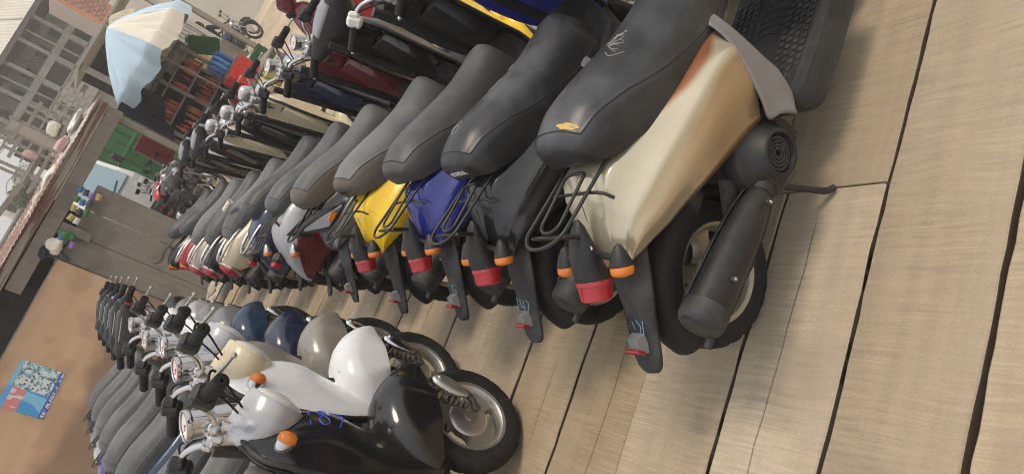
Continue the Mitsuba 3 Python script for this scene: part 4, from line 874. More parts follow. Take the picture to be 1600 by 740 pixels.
solo('poster', pm, 'poster_print', 'blue and red printed poster with a crowd picture, peeling on the plywood', 'poster')
# kiosk
t = thing('kiosk', 'dark timber kiosk with rusty tin roof behind the fence', 'kiosk')
put(t, 'fascia', None, bx(-2.2, .62, 10.93, 10.95, 2.005, 2.135, .004), 'peeling'); put(t, 'fascia', None, bx(.625, 2.23, 10.925, 10.945, 2.0, 2.125, .004), 'peeling'); put(t, 'beam', None, bx(-.4, 2.22, 10.96, 11.06, 1.80, 1.985, .006), 'board_dark')
put(t, 'back_wall', None, bx(-2.4, 1.0, 13.3, 13.34, -.2, 2.2), 'near_black'); put(t, 'side_wall', None, bx(-2.42, -2.38, 11.2, 13.3, -.2, 2.2), 'near_black')
put(t, 'front_board', None, bx(-2.3, -.28, 11.25, 11.28, 1.5, 2.02), 'near_black')
for px in (.20, 2.16): put(t, 'post', None, bx(px - .045, px + .045, 11.15, 11.24, -.2, 2.0), 'board_dark')
put(t, 'shelf', None, bx(.2, 1.2, 11.1, 11.45, 1.50, 1.53), 'board_dark'); put(t, 'brace', None, MB().tube([(.45, 11.0, 1.97), (.20, 11.0, 1.52)], .014, 6), 'iron_black'); put(t, 'tie_board', None, bx(.50, .62, 10.99, 11.02, 1.42, 1.80), 'board_dark')
xx = np.linspace(-2.25, 2.28, 480); zz = 2.142 + .007 * np.sin(xx * 2 * np.pi / .076)
put(t, 'roof_sheet', None, MB().loft(np.array([np.stack([xx, 0 * xx + yy, zz + rise], 1) for yy, rise in ((10.82, -.012), (11.6, .05), (12.5, .13), (13.5, .22))]), False, False), 'rust_tin')
def lump(seed, s, flat=.6, k=3):
    m = trimesh.creation.icosphere(k, 1.0); v = np.array(m.vertices); v = v * (0.72 + .56 * meshkit.noise(v * 1.7 + seed * 9.1, seed)[:, None]) * (0.9 + .2 * meshkit.noise(v * 5 + seed, seed)[:, None]); v *= np.asarray(s) ; return MB().add(v, m.faces)
for i, (nm, mt, loc, s, lab, cat) in enumerate((('cloth_bundle', 'cloth_pink', (1.62, 11.8, 2.26), (.12, .12, .08), 'faded pink cloth bundle lying on the kiosk roof', 'cloth'), ('sack', 'cloth_white', (1.12, 11.7, 2.19), (.20, .16, .07), 'white sack lying on the kiosk roof', 'sack'),
        ('sack', 'cloth_beige', (.82, 11.75, 2.18), (.16, .15, .06), 'beige sack on the kiosk roof, left of the white one', 'sack'), ('plastic_sheet', 'plas_white', (1.98, 11.9, 2.28), (.18, .2, .06), 'crumpled white plastic sheet at the right end of the kiosk roof', 'plastic sheet'),
        ('shopping_bag', 'cloth_white', (.30, 10.93, 1.74), (.10, .05, .10), 'pale plastic bag hanging under the kiosk beam', 'bag'), ('shopping_bag', 'plas_green', (.47, 10.93, 1.68), (.06, .04, .10), 'green plastic bag hanging under the kiosk beam', 'bag'), ('dark_bundle', 'cloth_navy', (.18, 10.95, 1.80), (.09, .06, .06), 'dark bundle hung beside the pale plastic bag', 'bundle'))):
    solo(nm, lump(i + 1, s), mt, lab, cat, M_t(*loc))
k = 0
for col in range(5):
    x0 = (1.06, .94, .82, .70, .40)[col]; z0 = 1.80 - .02 * col
    for q in range((4, 3, 3, 2, 3)[col]):
        mt = ['plas_blue', 'plas_yellow', 'plas_dark', 'plas_dark', 'plas_white', 'plas_green', 'plas_purple', 'plas_yellow'][(k * 3 + col) % 8]; k += 1
        solo('sachet', lambda: MB().hull([(a * .042, b * .012 * (1 - abs(c)), c * .034) for a in (-1, -.6, .6, 1) for b in (-1, 1) for c in (-1, -.7, 0, .7, 1)]), mt, f"{mt[5:]} sachet, {ORDN[q]} from the top in the {['rightmost', 'second', 'third', 'fourth', 'fifth'][col]} strip hanging from the kiosk", 'sachet',
             M_t(x0 + .012 * ((k * 5) % 3 - 1), 10.92 - .01 * (k % 2), z0 - .075 * q) @ M_r((0, 1, 0), (k * 37) % 24 - 12), group='hanging sachets', mesh_key='sachet')
# end of the planks
t = solo('timber_beam', lambda: flip(MB().loft(np.array([[(x, 8.70 + .02 * math.sin(x * 3), -.06), (x, 8.69 + .015 * math.sin(x * 5), .055 + .01 * math.sin(x * 9)), (x, 8.86 + .02 * math.sin(x * 4), .06), (x, 8.87, -.06)] for x in np.linspace(-.6, 1.4, 24)]), True, True)), 'board_grey', 'rough pale timber beam at the far end of the planks', 'beam')
STONES = ((.20, 9.15, .17), (.52, 9.25, .20), (.05, 9.5, .14), (.34, 9.62, .19), (.72, 9.65, .17), (.18, 10.05, .18), (.55, 10.15, .15), (.85, 9.15, .13), (-.2, 9.3, .15), (.9, 10.2, .2), (1.3, 9.9, .22), (1.6, 10.6, .25))
for i, (x, y, s) in enumerate(STONES):
    solo('rubble_stone', lump(i + 20, (s, s * .8, s * .55)), 'stone', f"{['large', 'small'][s < .165]} pale rubble stone past the planks, {['first', 'second', 'third', 'fourth', 'fifth', 'sixth', 'seventh', 'eighth', 'ninth', 'tenth', 'eleventh', 'twelfth'][sorted(q[0] for q in STONES).index(x)]} from the left", 'stone', M_t(x, y, -.10), group='rubble stones past the planks')

# ------------------------------------------------------------------ umbrella and drinks stall
def canopy_panel(c, R, z_ap, z_hem, val, a0, a1):
    mb = MB(); rings = []
    for t in np.linspace(0, 1, 22):
        row = []
        for s in np.linspace(0, 1, 17):
            a = a0 + (a1 - a0) * s; sag = 1 - .10 * math.sin(s * np.pi) * t; r = max(.004, R * t * sag)
            z = z_ap + (z_hem - z_ap) * (t ** 1.35) - .012 * math.sin(s * np.pi) * t ; w = c[0] * 0 + t * (.05 * (meshkit.noise(np.array([a * 3.1, t * 2.3, 1.0]), 2) - .5) + .045 * (meshkit.noise(np.array([a * 13, t * 4 + a * 3, 4.0]), 5) - .5)); z += w; r += w * .8; row.append((c[0] + r * math.sin(a), c[1] - r * math.cos(a), z))
        rings.append(row)
    for q, dz in ((1.0, .4), (1.0, 1.0)):
        rings.append([(x + (x - c[0]) * .015 * dz, y + (y - c[1]) * .015 * dz, z - val * dz * (.75 + .25 * math.cos((s - .5) * np.pi))) for s, (x, y, z) in zip(np.linspace(0, 1, 17), rings[21])])
    O = np.array(rings); return mb.loft(O, False, False)
UC = (3.72, 13.0)
t = thing('market_umbrella', 'big pale blue and white market umbrella over the drinks stall', 'umbrella')
for i in range(8):
    a0 = math.radians(-10 + 47 * 0 + 45 * i); put(t, 'canopy_panel', None, canopy_panel(UC, .97, 2.62, 1.97, .26, a0, a0 + math.radians(45)), 'cloth_white' if i in (0, 3, 5) else 'cloth_blue')
    a = a0; put(t, 'rib', None, MB().tube([(UC[0], UC[1], 2.58), (UC[0] + .5 * math.sin(a), UC[1] - .5 * math.cos(a), 2.33), (UC[0] + .95 * math.sin(a), UC[1] - .95 * math.cos(a), 1.965)], .006, 6, 8), 'chrome_dull')
put(t, 'pole', None, MB().tube([(UC[0], UC[1], 2.66), (UC[0] + .05, UC[1], -.2)], .022, 10), 'board_grey')
solo('hanging_cloth', lambda: MB().loft(np.array([[(2.62 + .55 * s + .05 * t * math.sin(s * 9), 13.1 + .06 * math.sin(s * 14 + t), 1.95 - t * (.95 - .5 * s) ) for s in np.linspace(0, 1, 18)] for t in np.linspace(0, 1, 10)]), False, False), 'cloth_navy', 'dark navy cloth hanging from the left side of the umbrella', 'cloth')
t = thing('drinks_stall', 'dark wooden stall shelves stacked with orange drinks', 'stall')
for z in (.30, .78, 1.16): put(t, 'shelf', None, bx(2.75, 4.15, 13.25, 13.85, z, z + .03), 'board_dark')
for x, y in ((2.78, 13.28), (4.12, 13.28), (2.78, 13.82), (4.12, 13.82), (3.45, 13.28)): put(t, 'post', None, bx(x - .03, x + .03, y - .03, y + .03, -.2, 1.62), 'board_dark')
put(t, 'back_board', None, bx(2.75, 4.15, 13.85, 13.87, -.2, 1.62), 'near_black'); put(t, 'front_board', None, bx(2.78, 3.5, 13.20, 13.22, .34, .72), 'near_black')
for q in range(5): put(t, 'slat', None, bx(2.85, 3.45, 13.17, 13.19, .40 + .06 * q, .44 + .06 * q), 'board_grey')
BOT = [(0, 0), (.030, 0), (.032, .01), (.032, .13), (.028, .15), (.013, .19), (.012, .215), (.014, .217), (.014, .235), (0, .237)]
rb = np.random.default_rng(4)
for i in range(2):
    spots = [q for q in range(18) if rb.uniform() > .28]
    for j, q in enumerate(spots):
        hue = ('orange', 'red')[int(rb.uniform() > .6)]
        solo('drink_bottle', lambda: MB().lathe(BOT, 12), 'drink_' + hue, f"{hue} drink bottle, {ORDN[j]} from the left on the {['lower', 'upper'][i]} stall shelf", 'bottle', M_t(2.92 + .068 * q + rb.uniform(-.012, .012), 13.36 + rb.uniform(-.04, .10), (.811, 1.191)[i]) @ np.diag([1, 1, rb.uniform(.75, 1.2), 1]), group='drink bottles on the stall shelves', mesh_key='bottle')
for q, (x, z, w, hh, mt, lab) in enumerate(((2.95, .331, .22, .20, 'board_grey', 'brown carton on the lowest stall shelf, leftmost'), (3.30, .331, .26, .26, 'plas_white', 'white carton on the lowest stall shelf, middle'), (3.80, .331, .30, .18, 'plas_red', 'red carton on the lowest stall shelf, rightmost'), (3.9, 1.50, .30, .12, 'board_grey', 'brown carton on top of the stall'))):
    solo('carton', MB().box((0, 0, hh / 2), (w, .24, hh), .006), mt, lab, 'carton', M_t(x, 13.6, z) @ M_r((0, 0, 1), 7 * q - 10))
put('drinks_stall', 'shelf', None, bx(2.75, 4.15, 13.25, 13.85, 1.47, 1.498), 'board_dark')
def crate(w, d, hh, n=5):
    mb = MB()
    for s in (1, -1):
        for z in (.02, hh * .5, hh - .02): mb.box((0, s * d / 2, z), (w, .012, .03 if z != hh * .5 else .02), .002); mb.box((s * w / 2, 0, z), (.012, d, .03), .002)
        for q in range(n): mb.box((-w / 2 + w * (q + .5) / n, s * d / 2, hh / 2), (.016, .010, hh), .001)
        for q in range(max(3, n - 2)): mb.box((s * w / 2, -d / 2 + d * (q + .5) / max(3, n - 2), hh / 2), (.010, .016, hh), .001)
        mb.box((0, s * d / 2 * .96, hh / 2), (w * .98, .003, hh * .9), 0); mb.box((s * w / 2 * .97, 0, hh / 2), (.003, d * .95, hh * .9), 0)
    return mb.box((0, 0, .01), (w, d, .012), .001)
solo('plastic_crate', crate(.52, .36, .30, 6), 'plas_green_dark', 'green plastic crate standing on edge on top of the drinks stall', 'crate', M_t(4.40, 13.9, 1.25) @ M_r((0, 1, 0), 62) @ M_r((1, 0, 0), 20))
solo('plastic_crate', crate(.46, .34, .36, 9), 'plas_red', 'red plastic crate in front of the drinks stall', 'crate', M_t(3.98, 12.5, .44) @ M_r((0, 0, 1), 12))
t = thing('bottle_pack', 'blue shrink-wrapped pack of bottles beside the red crate', 'pack')
for i in range(4):
    for j in range(3): put(t, 'bottle', 'packbot', lambda: MB().lathe([(0, 0), (.040, 0), (.043, .02), (.043, .2), (.018, .27), (.018, .29), (0, .29)], 12), 'plas_sky' if (i + j) % 3 else 'plas_blue', M_t(3.98 + .09 * i, 12.95 + .09 * j, .82))
t = thing('crate_table', 'low dark table under the red crate and the blue pack', 'table')
put(t, 'top', None, bx(3.62, 4.62, 12.25, 13.2, .40, .44), 'board_dark'); put(t, 'box', None, bx(3.90, 4.40, 12.85, 13.18, .442, .815), 'board_dark')
for x in (3.68, 4.56):
    for y in (12.3, 13.14): put(t, 'leg', None, bx(x - .03, x + .03, y - .03, y + .03, -.2, .40), 'board_dark')
t = thing('beige_parasol', 'small beige parasol behind the market umbrella', 'parasol')
for i in range(8): put(t, 'canopy_panel', None, canopy_panel((5.38, 18.0), .46, 3.08, 2.74, .05, math.radians(45 * i), math.radians(45 * i + 45)), 'cloth_beige')
put(t, 'pole', None, MB().tube([(5.38, 18, 3.1), (5.38, 18, -.2)], .02, 8), 'iron_black')
put(thing('stall_shed', 'dark open market shed behind the umbrella', 'shed'), 'back_wall', None, bx(4.4, 6.5, 20.5, 20.55, -.2, 3.1), 'near_black'); put('stall_shed', 'roof', None, bx(4.2, 6.9, 18.6, 20.9, 3.12, 3.18), 'concrete'); put('stall_shed', 'counter', None, bx(4.6, 6.6, 18.9, 19.4, -.2, .9), 'board_dark')
for x in (4.3, 6.8): put('stall_shed', 'post', None, bx(x - .06, x + .06, 18.7, 18.82, -.2, 3.12), 'board_grey')
solo('white_post', bx(6.80, 6.92, 19.9, 20.02, -.2, 2.9), 'plaster', 'white painted post beside the motorcycle rider', 'post')

# ------------------------------------------------------------------ gate, van, motorcycles
t = thing('green_gate', 'green painted sheet metal gate with ribs', 'gate')
for i in range(3):
    x0 = 2.50 + .48 * i; put(t, 'sheet', None, bx(x0, x0 + .474, 18.0, 18.012, -.1, 2.03 + .02 * i), 'plas_green')
    for q in (0, .235): put(t, 'rib', None, bx(x0 + q, x0 + q + .035, 17.96, 17.998, -.1, 2.03 + .02 * i), 'plas_green_dark')
for z in (.95, 1.50, 2.0): put(t, 'rail', None, bx(2.5, 3.94, 17.93, 17.958, z, z + .05), 'plas_green')
put(t, 'brace', None, MB().box((0, 0, 0), (.66, .02, .04), .003), 'plas_green_dark', M_t(3.05, 17.92, 1.25) @ M_r((0, 1, 0), 38))
t = thing('white_van', 'white van with pale windscreen and side mirror, half hidden by the fence', 'van')
V = lambda pts, m, n, par=t: put(par, n, None, MB().hull(pts), m)
V([(1.35, 17.2, .15), (2.46, 17.2, .15), (1.35, 17.15, 1.20), (2.46, 17.15, 1.20), (1.35, 19.9, .15), (2.46, 19.9, .15), (1.42, 17.75, 2.12), (2.40, 17.75, 2.12), (1.42, 19.9, 2.15), (2.40, 19.9, 2.15)], 'plas_van', 'body')
V([(1.46, 17.12, 1.30), (2.36, 17.12, 1.30), (1.50, 17.60, 2.03), (2.32, 17.60, 2.03), (1.46, 17.18, 1.30), (2.36, 17.18, 1.30), (1.50, 17.66, 2.03), (2.32, 17.66, 2.03)], 'windscreen', 'windscreen')
put(t, 'wiper', None, MB().tube([(1.6, 17.10, 1.30), (2.15, 17.18, 1.42)], .012, 6), 'iron_black'); mr = put(t, 'side_mirror', None, MB().box((2.56, 17.05, 1.62), (.14, .08, .24), .03), 'plastic_black'); put(mr, 'arm', None, MB().tube([(2.45, 17.3, 1.5), (2.53, 17.1, 1.55)], .015, 6), 'plastic_black')
put(t, 'bumper', None, bx(1.38, 2.44, 17.05, 17.17, .25, .5), 'plastic_black'); put(t, 'headlamp', None, bx(2.2, 2.42, 17.10, 17.16, .85, 1.05, .02), 'lens_clear')
for x in (1.36, 2.40):
    for y in (17.7, 19.3): put(t, 'wheel', None, MB().lathe(cyl(.30, .16, .02), 24, M_dir((x - .08, y, .08), (1, 0, 0))), 'rubber')

def mc_tyre(): a = MB(); a.tube([(.27 * math.cos(q), 0, .27 * math.sin(q)) for q in np.linspace(0, 2 * np.pi, 33)[:-1]], .042, 8, closed=True); return a
def mc_rim():
    mb = MB().lathe([(.235, -.02), (.245, -.025), (.245, .025), (.235, .02), (.235, -.02)], 28, Y_AX).lathe(cyl(.05, .1, .01), 16, M_dir((0, -.05, 0), (0, 1, 0)))
    for q in range(12): mb.tube([(.05 * math.cos(q * .5236), .03 * (-1) ** q, .05 * math.sin(q * .5236)), (.24 * math.cos(q * .5236 + .2), 0, .24 * math.sin(q * .5236 + .2))], .004, 4)
    return mb
def mc_tank():
    R = []
    for x, w, z, hh in ((.42, .05, .82, .04), (.46, .10, .83, .09), (.60, .14, .84, .13), (.74, .13, .85, .13), (.84, .08, .85, .09), (.88, .03, .85, .04)):
        a = np.linspace(0, 2 * np.pi, 20, endpoint=False); R.append(np.stack([0 * a + x, w * np.cos(a), z + hh * np.sin(a)], 1))
    return flip(MB().loft(np.array(R), True, True))
def motorcycle(label, x, y, yaw, paint, group='motorcycles beyond the fence', name='motorcycle', z=-.2):
    t = thing(name, label, 'motorcycle', group); m = M_t(x, y, z) @ M_r((0, 0, 1), yaw) @ M_r((1, 0, 0), -6); P = lambda n, k, b, mat, par=t, mm=m: put(par, n, 'mc_' + k, b, mat, mm)
    for n, xx in (('rear_wheel', 0), ('front_wheel', 1.25)): w = P(n, 'rim', mc_rim, 'chrome_dull', t, m @ M_t(xx, 0, .31)); P('tyre', 'tyre', mc_tyre, 'rubber', w, m @ M_t(xx, 0, .31))
    P('frame', 'frame', lambda: MB().tube([(0, .06, .31), (.35, .09, .42), (.4, .1, .62), (.95, .03, .86)], .018, 8, 20).tube([(0, -.06, .31), (.35, -.09, .42), (.4, -.1, .62), (.95, -.03, .86)], .018, 8, 20).tube([(.95, 0, .80), (.85, 0, .45), (.6, 0, .30), (.35, 0, .40)], .02, 8, 14).tube([(0, .1, .31), (.12, .1, .70)], .022, 8).tube([(0, -.1, .31), (.12, -.1, .70)], .022, 8), 'iron_black')
    P('engine', 'eng', lambda: MB().box((.55, 0, .42), (.34, .24, .22), .04).lathe(cyl(.075, .24, .01), 16, M_dir((.66, 0, .46), (.5, 0, .86))).box((.74, 0, .60), (.03, .18, .16), .004).box((.78, 0, .64), (.012, .2, .18), .002), 'engine_dirt')
    P('tank', 'tank', mc_tank, paint); [P('side_panel', f'side{sy}', lambda: MB().box((.28, .10 * sy, .62), (.22, .02, .18), .01), paint) for sy in (1, -1)]
    P('seat', 'seat', lambda: MB().hull([(x, yy, zz) for x, w, a, b in ((-.22, .10, .78, .86), (0, .13, .74, .84), (.25, .12, .72, .80), (.44, .08, .74, .82)) for yy in (-w, w) for zz in (a, b)]), 'vinyl_black')
    P('rear_fender', 'rf', lambda: MB().tube([(.30 * math.cos(a) * 1.1, 0, .31 + .30 * math.sin(a) * 1.2) for a in np.linspace(.6, 2.9, 14)], .05, 8), 'chrome_dull'); P('front_fender', 'ff', lambda: MB().tube([(1.25 + .33 * math.cos(a), 0, .31 + .33 * math.sin(a)) for a in np.linspace(.4, 2.5, 14)], .05, 8), paint)
    P('fork', 'fork', lambda: MB().tube([(1.25, .07, .31), (.98, .07, .92)], .02, 8).tube([(1.25, -.07, .31), (.98, -.07, .92)], .02, 8).box((.98, 0, .9), (.08, .18, .04), .01), 'chrome_dull')
    hb = P('handlebar', 'hb', lambda: MB().tube([(.82, -.36, 1.02), (.90, -.25, 1.05), (.97, -.08, .98), (.97, .08, .98), (.90, .25, 1.05), (.82, .36, 1.02)], .012, 8, 26), 'chrome'); [P('grip', f'gr{sy}', lambda: MB().tube([(.82, .37 * sy, 1.02), (.875, .27 * sy, 1.045)], .018, 8), 'rubber', hb) for sy in (1, -1)]
    h = P('headlight', 'hl', lambda: MB().lathe([(0, -.1), (.06, -.08), (.085, 0), (.085, .02), (0, .035)], 20, M_dir((1.06, 0, .90), (1, 0, -.1))), 'chrome'); [P('mirror', f'mi{sy}', lambda: MB().tube([(.90, .25 * sy, 1.05), (.90, .30 * sy, 1.25)], .006, 6).hull([(.9 + a * .012, .30 * sy + b * .05, 1.28 + c * .035) for a in (-1, 1) for b in (-1, 1) for c in (-1, 1)]), 'plastic_black', hb) for sy in (1, -1)]
    P('exhaust', 'ex', lambda: MB().tube([(.75, -.1, .5), (.8, -.13, .3), (.4, -.14, .24), (-.1, -.15, .30)], [.018, .02, .03, .042], 10, 24), 'chrome_dull'); P('tail_light', 'tl', lambda: MB().box((-.30, 0, .74), (.05, .1, .06), .01), 'lens_red')
    return t
motorcycle('red motorcycle beside the white van, farther of the two', 1.95, 16.6, 25, 'paint_red'); motorcycle('red motorcycle behind the board fence, nearer of the two', 1.7, 15.7, 35, 'paint_red')
motorcycle('black motorcycle in the cluster, farthest right', 2.35, 15.2, 60, 'paint_black'); motorcycle('dark slate motorcycle in the cluster behind the board fence', 2.0, 14.4, 70, 'paint_slate'); motorcycle('dirty grey motorcycle at the near side of the cluster', 1.75, 13.4, 50, 'plastic_worn')
solo('maroon_canopy', bx(2.55, 3.5, 15.2, 15.23, .8, 1.45), 'paint_burgundy', 'maroon metal panel standing behind the drinks stall', 'panel')
motorcycle('mud coloured motorcycle carrying the rider in jeans', 7.6, 22.6, 20, 'plastic_worn', None); motorcycle('muddy motorcycle parked behind the rider', 8.4, 24.3, 25, 'plastic_worn', None)
t = thing('pipe_stack', 'stack of grey pipes leaning behind the rider', 'pipes')
for q in range(6): put(t, 'pipe', None, MB().tube([(8.3 + .14 * q, 26.0 + .02 * q, -.2), (8.42 + .14 * q, 26.6, 2.9)], .055, 10), 'concrete')

# ------------------------------------------------------------------ loose goods round the stall
def bucket(): return MB().lathe([(0, 0), (.11, 0), (.11, 0), (.145, .27), (.152, .27), (.152, .285), (.143, .285), (.107, .02), (.107, .02), (0, .02)], 24)
def jerrycan(): return MB().box((0, 0, .17), (.26, .17, .34), .03).box((0, 0, .36), (.16, .03, .03), .01).box((-.07, 0, .345), (.02, .03, .03), .004).box((.07, 0, .345), (.02, .03, .03), .004).lathe(cyl(.025, .04, .004), 14, M_t(.09, 0, .335))
for nm, fn, mt, lab, cat, loc in (('bucket', bucket, 'plas_blue', 'blue bucket on the dirt right of the stall', 'bucket', (4.95, 13.6, -.2)), ('bucket', bucket, 'plas_white', 'white bucket on the dirt beyond the blue one', 'bucket', (5.25, 14.5, -.2)), ('bucket', bucket, 'plas_red', 'red bucket beside the green crate pile', 'bucket', (5.7, 15.6, -.2)),
        ('jerrycan', jerrycan, 'plas_yellow', 'yellow jerrycan right of the drinks stall', 'jerrycan', (4.85, 14.3, -.2)), ('jerrycan', jerrycan, 'plas_white', 'white jerrycan near the market shed', 'jerrycan', (5.9, 17.2, -.2)), ('plastic_crate', lambda: crate(.5, .36, .3, 6), 'plas_green', 'green plastic crate on the dirt, lower of two', 'crate', (5.35, 15.4, -.2)), ('plastic_crate', lambda: crate(.5, .36, .3, 6), 'plas_green_dark', 'dark green plastic crate stacked on the other green one', 'crate', (5.37, 15.42, .115)),
        ('sack', lambda: lump(61, (.3, .25, .28)), 'cloth_beige', 'full beige sack standing before the market shed', 'sack', (6.2, 18.2, 0)), ('sack', lambda: lump(62, (.28, .24, .25)), 'cloth_white', 'full white sack beside the beige one before the shed', 'sack', (5.6, 18.0, 0)), ('plastic_crate', lambda: crate(.5, .36, .3, 6), 'plas_red', 'red plastic crate on the shed counter', 'crate', (5.1, 19.1, .905)), ('plastic_crate', lambda: crate(.5, .36, .3, 6), 'plas_yellow', 'yellow plastic crate on the shed counter', 'crate', (5.8, 19.1, .905))):
    solo(nm, fn, mt, lab, cat, M_t(*loc) @ M_r((0, 0, 1), (len(lab) * 17) % 40 - 20))

# ------------------------------------------------------------------ a rider on the far motorcycle (only the legs and back show)
import manifold3d as mf
def limb_body(joints, bones, edge=.03, it=6):
    def ball(p, r): return mf.Manifold.sphere(r, 20).translate([float(c) for c in p])
    parts = [mf.Manifold.batch_hull([ball(*joints[a]), ball(*joints[b])]) for a, b in bones]
    m = mf.Manifold.batch_boolean(parts, mf.OpType.Add).refine_to_length(edge).to_mesh(); tm = trimesh.Trimesh(m.vert_properties[:, :3], m.tri_verts, process=True)
    trimesh.smoothing.filter_taubin(tm, iterations=it); return MB().add(tm.vertices, tm.faces)
t = thing('person', 'person in blue jeans and dark shirt sitting on the muddy motorcycle', 'person')
pm = M_t(7.6, 22.6, -.2) @ M_r((0, 0, 1), 20)
J = dict(pel=((.18, 0, .93), .135), chest=((.26, 0, 1.30), .150), neck=((.29, 0, 1.50), .055), head=((.32, 0, 1.66), .098), jaw=((.36, 0, 1.60), .070))
for s, n in ((1, 'l'), (-1, 'r')):
    J.update({'hip' + n: ((.20, .10 * s, .92), .095), 'knee' + n: ((.62, .20 * s, .80), .065), 'ank' + n: ((.50, .20 * s, .40), .042), 'toe' + n: ((.66, .22 * s, .34), .035), 'sh' + n: ((.26, .19 * s, 1.42), .062), 'el' + n: ((.42, .26 * s, 1.20), .045), 'wr' + n: ((.74, .28 * s, 1.05), .030), 'ha' + n: ((.84, .31 * s, 1.04), .032)})
body = [('pel', 'chest'), ('chest', 'neck'), ('neck', 'head'), ('head', 'jaw')] + [(a + n, b + n) for n in 'lr' for a, b in (('sh', 'el'), ('el', 'wr'), ('wr', 'ha'), ('hip', 'knee'), ('knee', 'ank'), ('ank', 'toe'))] + [('chest', 'shl'), ('chest', 'shr'), ('pel', 'hipl'), ('pel', 'hipr')]
put(t, 'body', None, limb_body(J, body), 'skin', pm)
grow = lambda k: (J[k][0], J[k][1] + .014)
put(t, 'jeans', None, limb_body({k: grow(k) for k in J}, [(a + n, b + n) for n in 'lr' for a, b in (('hip', 'knee'), ('knee', 'ank'))] + [('pel', 'hipl'), ('pel', 'hipr')]), 'denim', pm)
put(t, 'shirt', None, limb_body({k: grow(k) for k in J} | {'low': ((.19, 0, 1.0), .15)}, [('low', 'chest'), ('chest', 'shl'), ('chest', 'shr'), ('shl', 'ell'), ('shr', 'elr')]), 'cloth_navy', pm)
put(t, 'hair', None, limb_body({'a': ((.305, 0, 1.69), .100), 'b': ((.29, 0, 1.66), .096)}, [('a', 'b')]), 'near_black', pm)
for s in (1, -1): put(t, 'shoe', None, MB().box((.60, .215 * s, .335), (.26, .09, .075), .025), 'plastic_black', pm)

# ------------------------------------------------------------------ buildings, sky line
t = thing('unfinished_building', 'unfinished grey block building with cream tin roof', 'building')
B0, YB = 6.0, 45.0; cols = [6.0, 7.35, 8.7, 10.1, 11.5, 12.9, 14.3]
put(t, 'back_wall', None, bx(5.7, 14.6, 48.4, 48.6, -.2, 8.3), 'concrete'); put(t, 'floor_slab', None, bx(5.7, 14.6, 45.0, 48.4, 6.42, 6.58), 'concrete'); put(t, 'ring_beam', None, bx(5.7, 14.6, 44.94, 45.2, 6.35, 6.70), 'concrete'); put(t, 'ceiling', None, bx(5.7, 14.6, 44.9, 48.6, 8.20, 8.3), 'near_black'); put(t, 'eave_beam', None, bx(5.6, 14.8, 44.6, 44.75, 8.18, 8.42), 'plastic_grey')
for i, x in enumerate(cols):
    put(t, 'column', None, bx(x - .09, x + .09, 44.9, 45.1, 6.70, 8.2), 'concrete'); put(t, 'pier', None, bx(x - .14, x + .14, 44.96, 45.2, 5.50, 6.35), 'concrete'); put(t, 'lower_column', None, bx(x - .12, x + .12, 44.90, 45.2, -.2, 5.2), 'concrete')
    if i < 6:
        w = put(t, 'window_opening', None, bx(x + .16, cols[i + 1] - .16, 45.3, 45.33, 5.5, 6.35), 'near_black'); put(w, 'sill', None, bx(x + .1, cols[i + 1] - .1, 44.88, 45.1, 5.42, 5.50), 'concrete')  # opening filled by a near-black sheet, its inner shade painted in
        put(t, 'window_opening', None, bx(x + .35, x + .95, 48.36, 48.395, 7.1, 7.7), 'near_black')  # rear openings: same sheet, indoor shade put into its colour
put(t, 'brace', None, MB().tube([(8.7, 44.85, 8.1), (9.6, 44.85, 6.9)], .03, 6), 'iron_black'); put(t, 'scaffold_pole', None, MB().tube([(10.6, 44.7, 8.1), (10.7, 44.7, 3.9)], .05, 8), 'board_grey'); put(t, 'scaffold_pole', None, MB().tube([(7.9, 44.7, 8.1), (8.0, 44.7, 3.9)], .05, 8), 'board_grey')
for r in range(6):
    n = 19
    for c in range(n):
        x0 = 5.85 + (c + .5 * (r % 2)) * .46
        if r in (1, 3) and c % 3 == 1 and c < 9: continue
        put(t, 'block', 'cblock', lambda: MB().box((0, 0, 0), (.445, .20, .225), .008), 'block', M_t(x0, 45.0 + .012 * ((c * 7 + r * 3) % 3), 5.30 - .24 * r))
put(t, 'inner_wall', None, bx(5.7, 14.6, 45.14, 45.2, -.2, 5.42), 'concrete')
xx = np.linspace(5.2, 15.2, 400)
rf = put(t, 'roof', None, MB().loft(np.array([np.stack([xx, 0 * xx + y, z + .03 * np.sin(xx * 2 * np.pi / .2)], 1) for y, z in ((44.3, 8.40), (49, 10.6), (54, 12.9))]), False, False), 'roof_cream')
put(rf, 'sheet_lap', None, bx(8.9, 10.2, 44.9, 49, 8.9, 8.93) if False else MB().tube([(10.9, 44.3, 8.45), (10.9, 54, 13.0)], .03, 6), 'concrete', None); put(rf, 'sheet_lap', None, MB().tube([(12.6, 44.3, 8.45), (12.6, 54, 13.0)], .03, 6), 'concrete')
t = thing('brick_house', 'small terracotta brick house wall with orange edge', 'house')
put(t, 'core', None, bx(11.50, 15.6, 40.06, 43, -.2, 7.4), 'mortar'); put(t, 'edge_board', None, bx(11.44, 11.56, 39.9, 40.08, 5.02, 7.5), 'label_orange'); put(t, 'edge_board', None, bx(11.44, 15.6, 39.9, 40.05, 4.94, 5.04), 'label_orange')
k = 0
for r in range(14):
    for c in range(10):
        x0 = 11.75 + .30 * c + .15 * (r % 2); z0 = 5.14 + .165 * r
        put(t, 'brick', 'fbrick', lambda: MB().box((0, 0, 0), (.27, .08, .135), .01), 'brick', M_t(x0, 40.04 - .012 * ((c * 5 + r * 3) % 3), z0))
solo('cream_wall', bx(9.4, 13.5, 29.9, 30.05, -.2, 4.3), 'plaster', 'cream rendered boundary wall left of the dirt yard', 'wall')
t = thing('timber_frame_store', 'half built timber store with open floors against the sky', 'building')
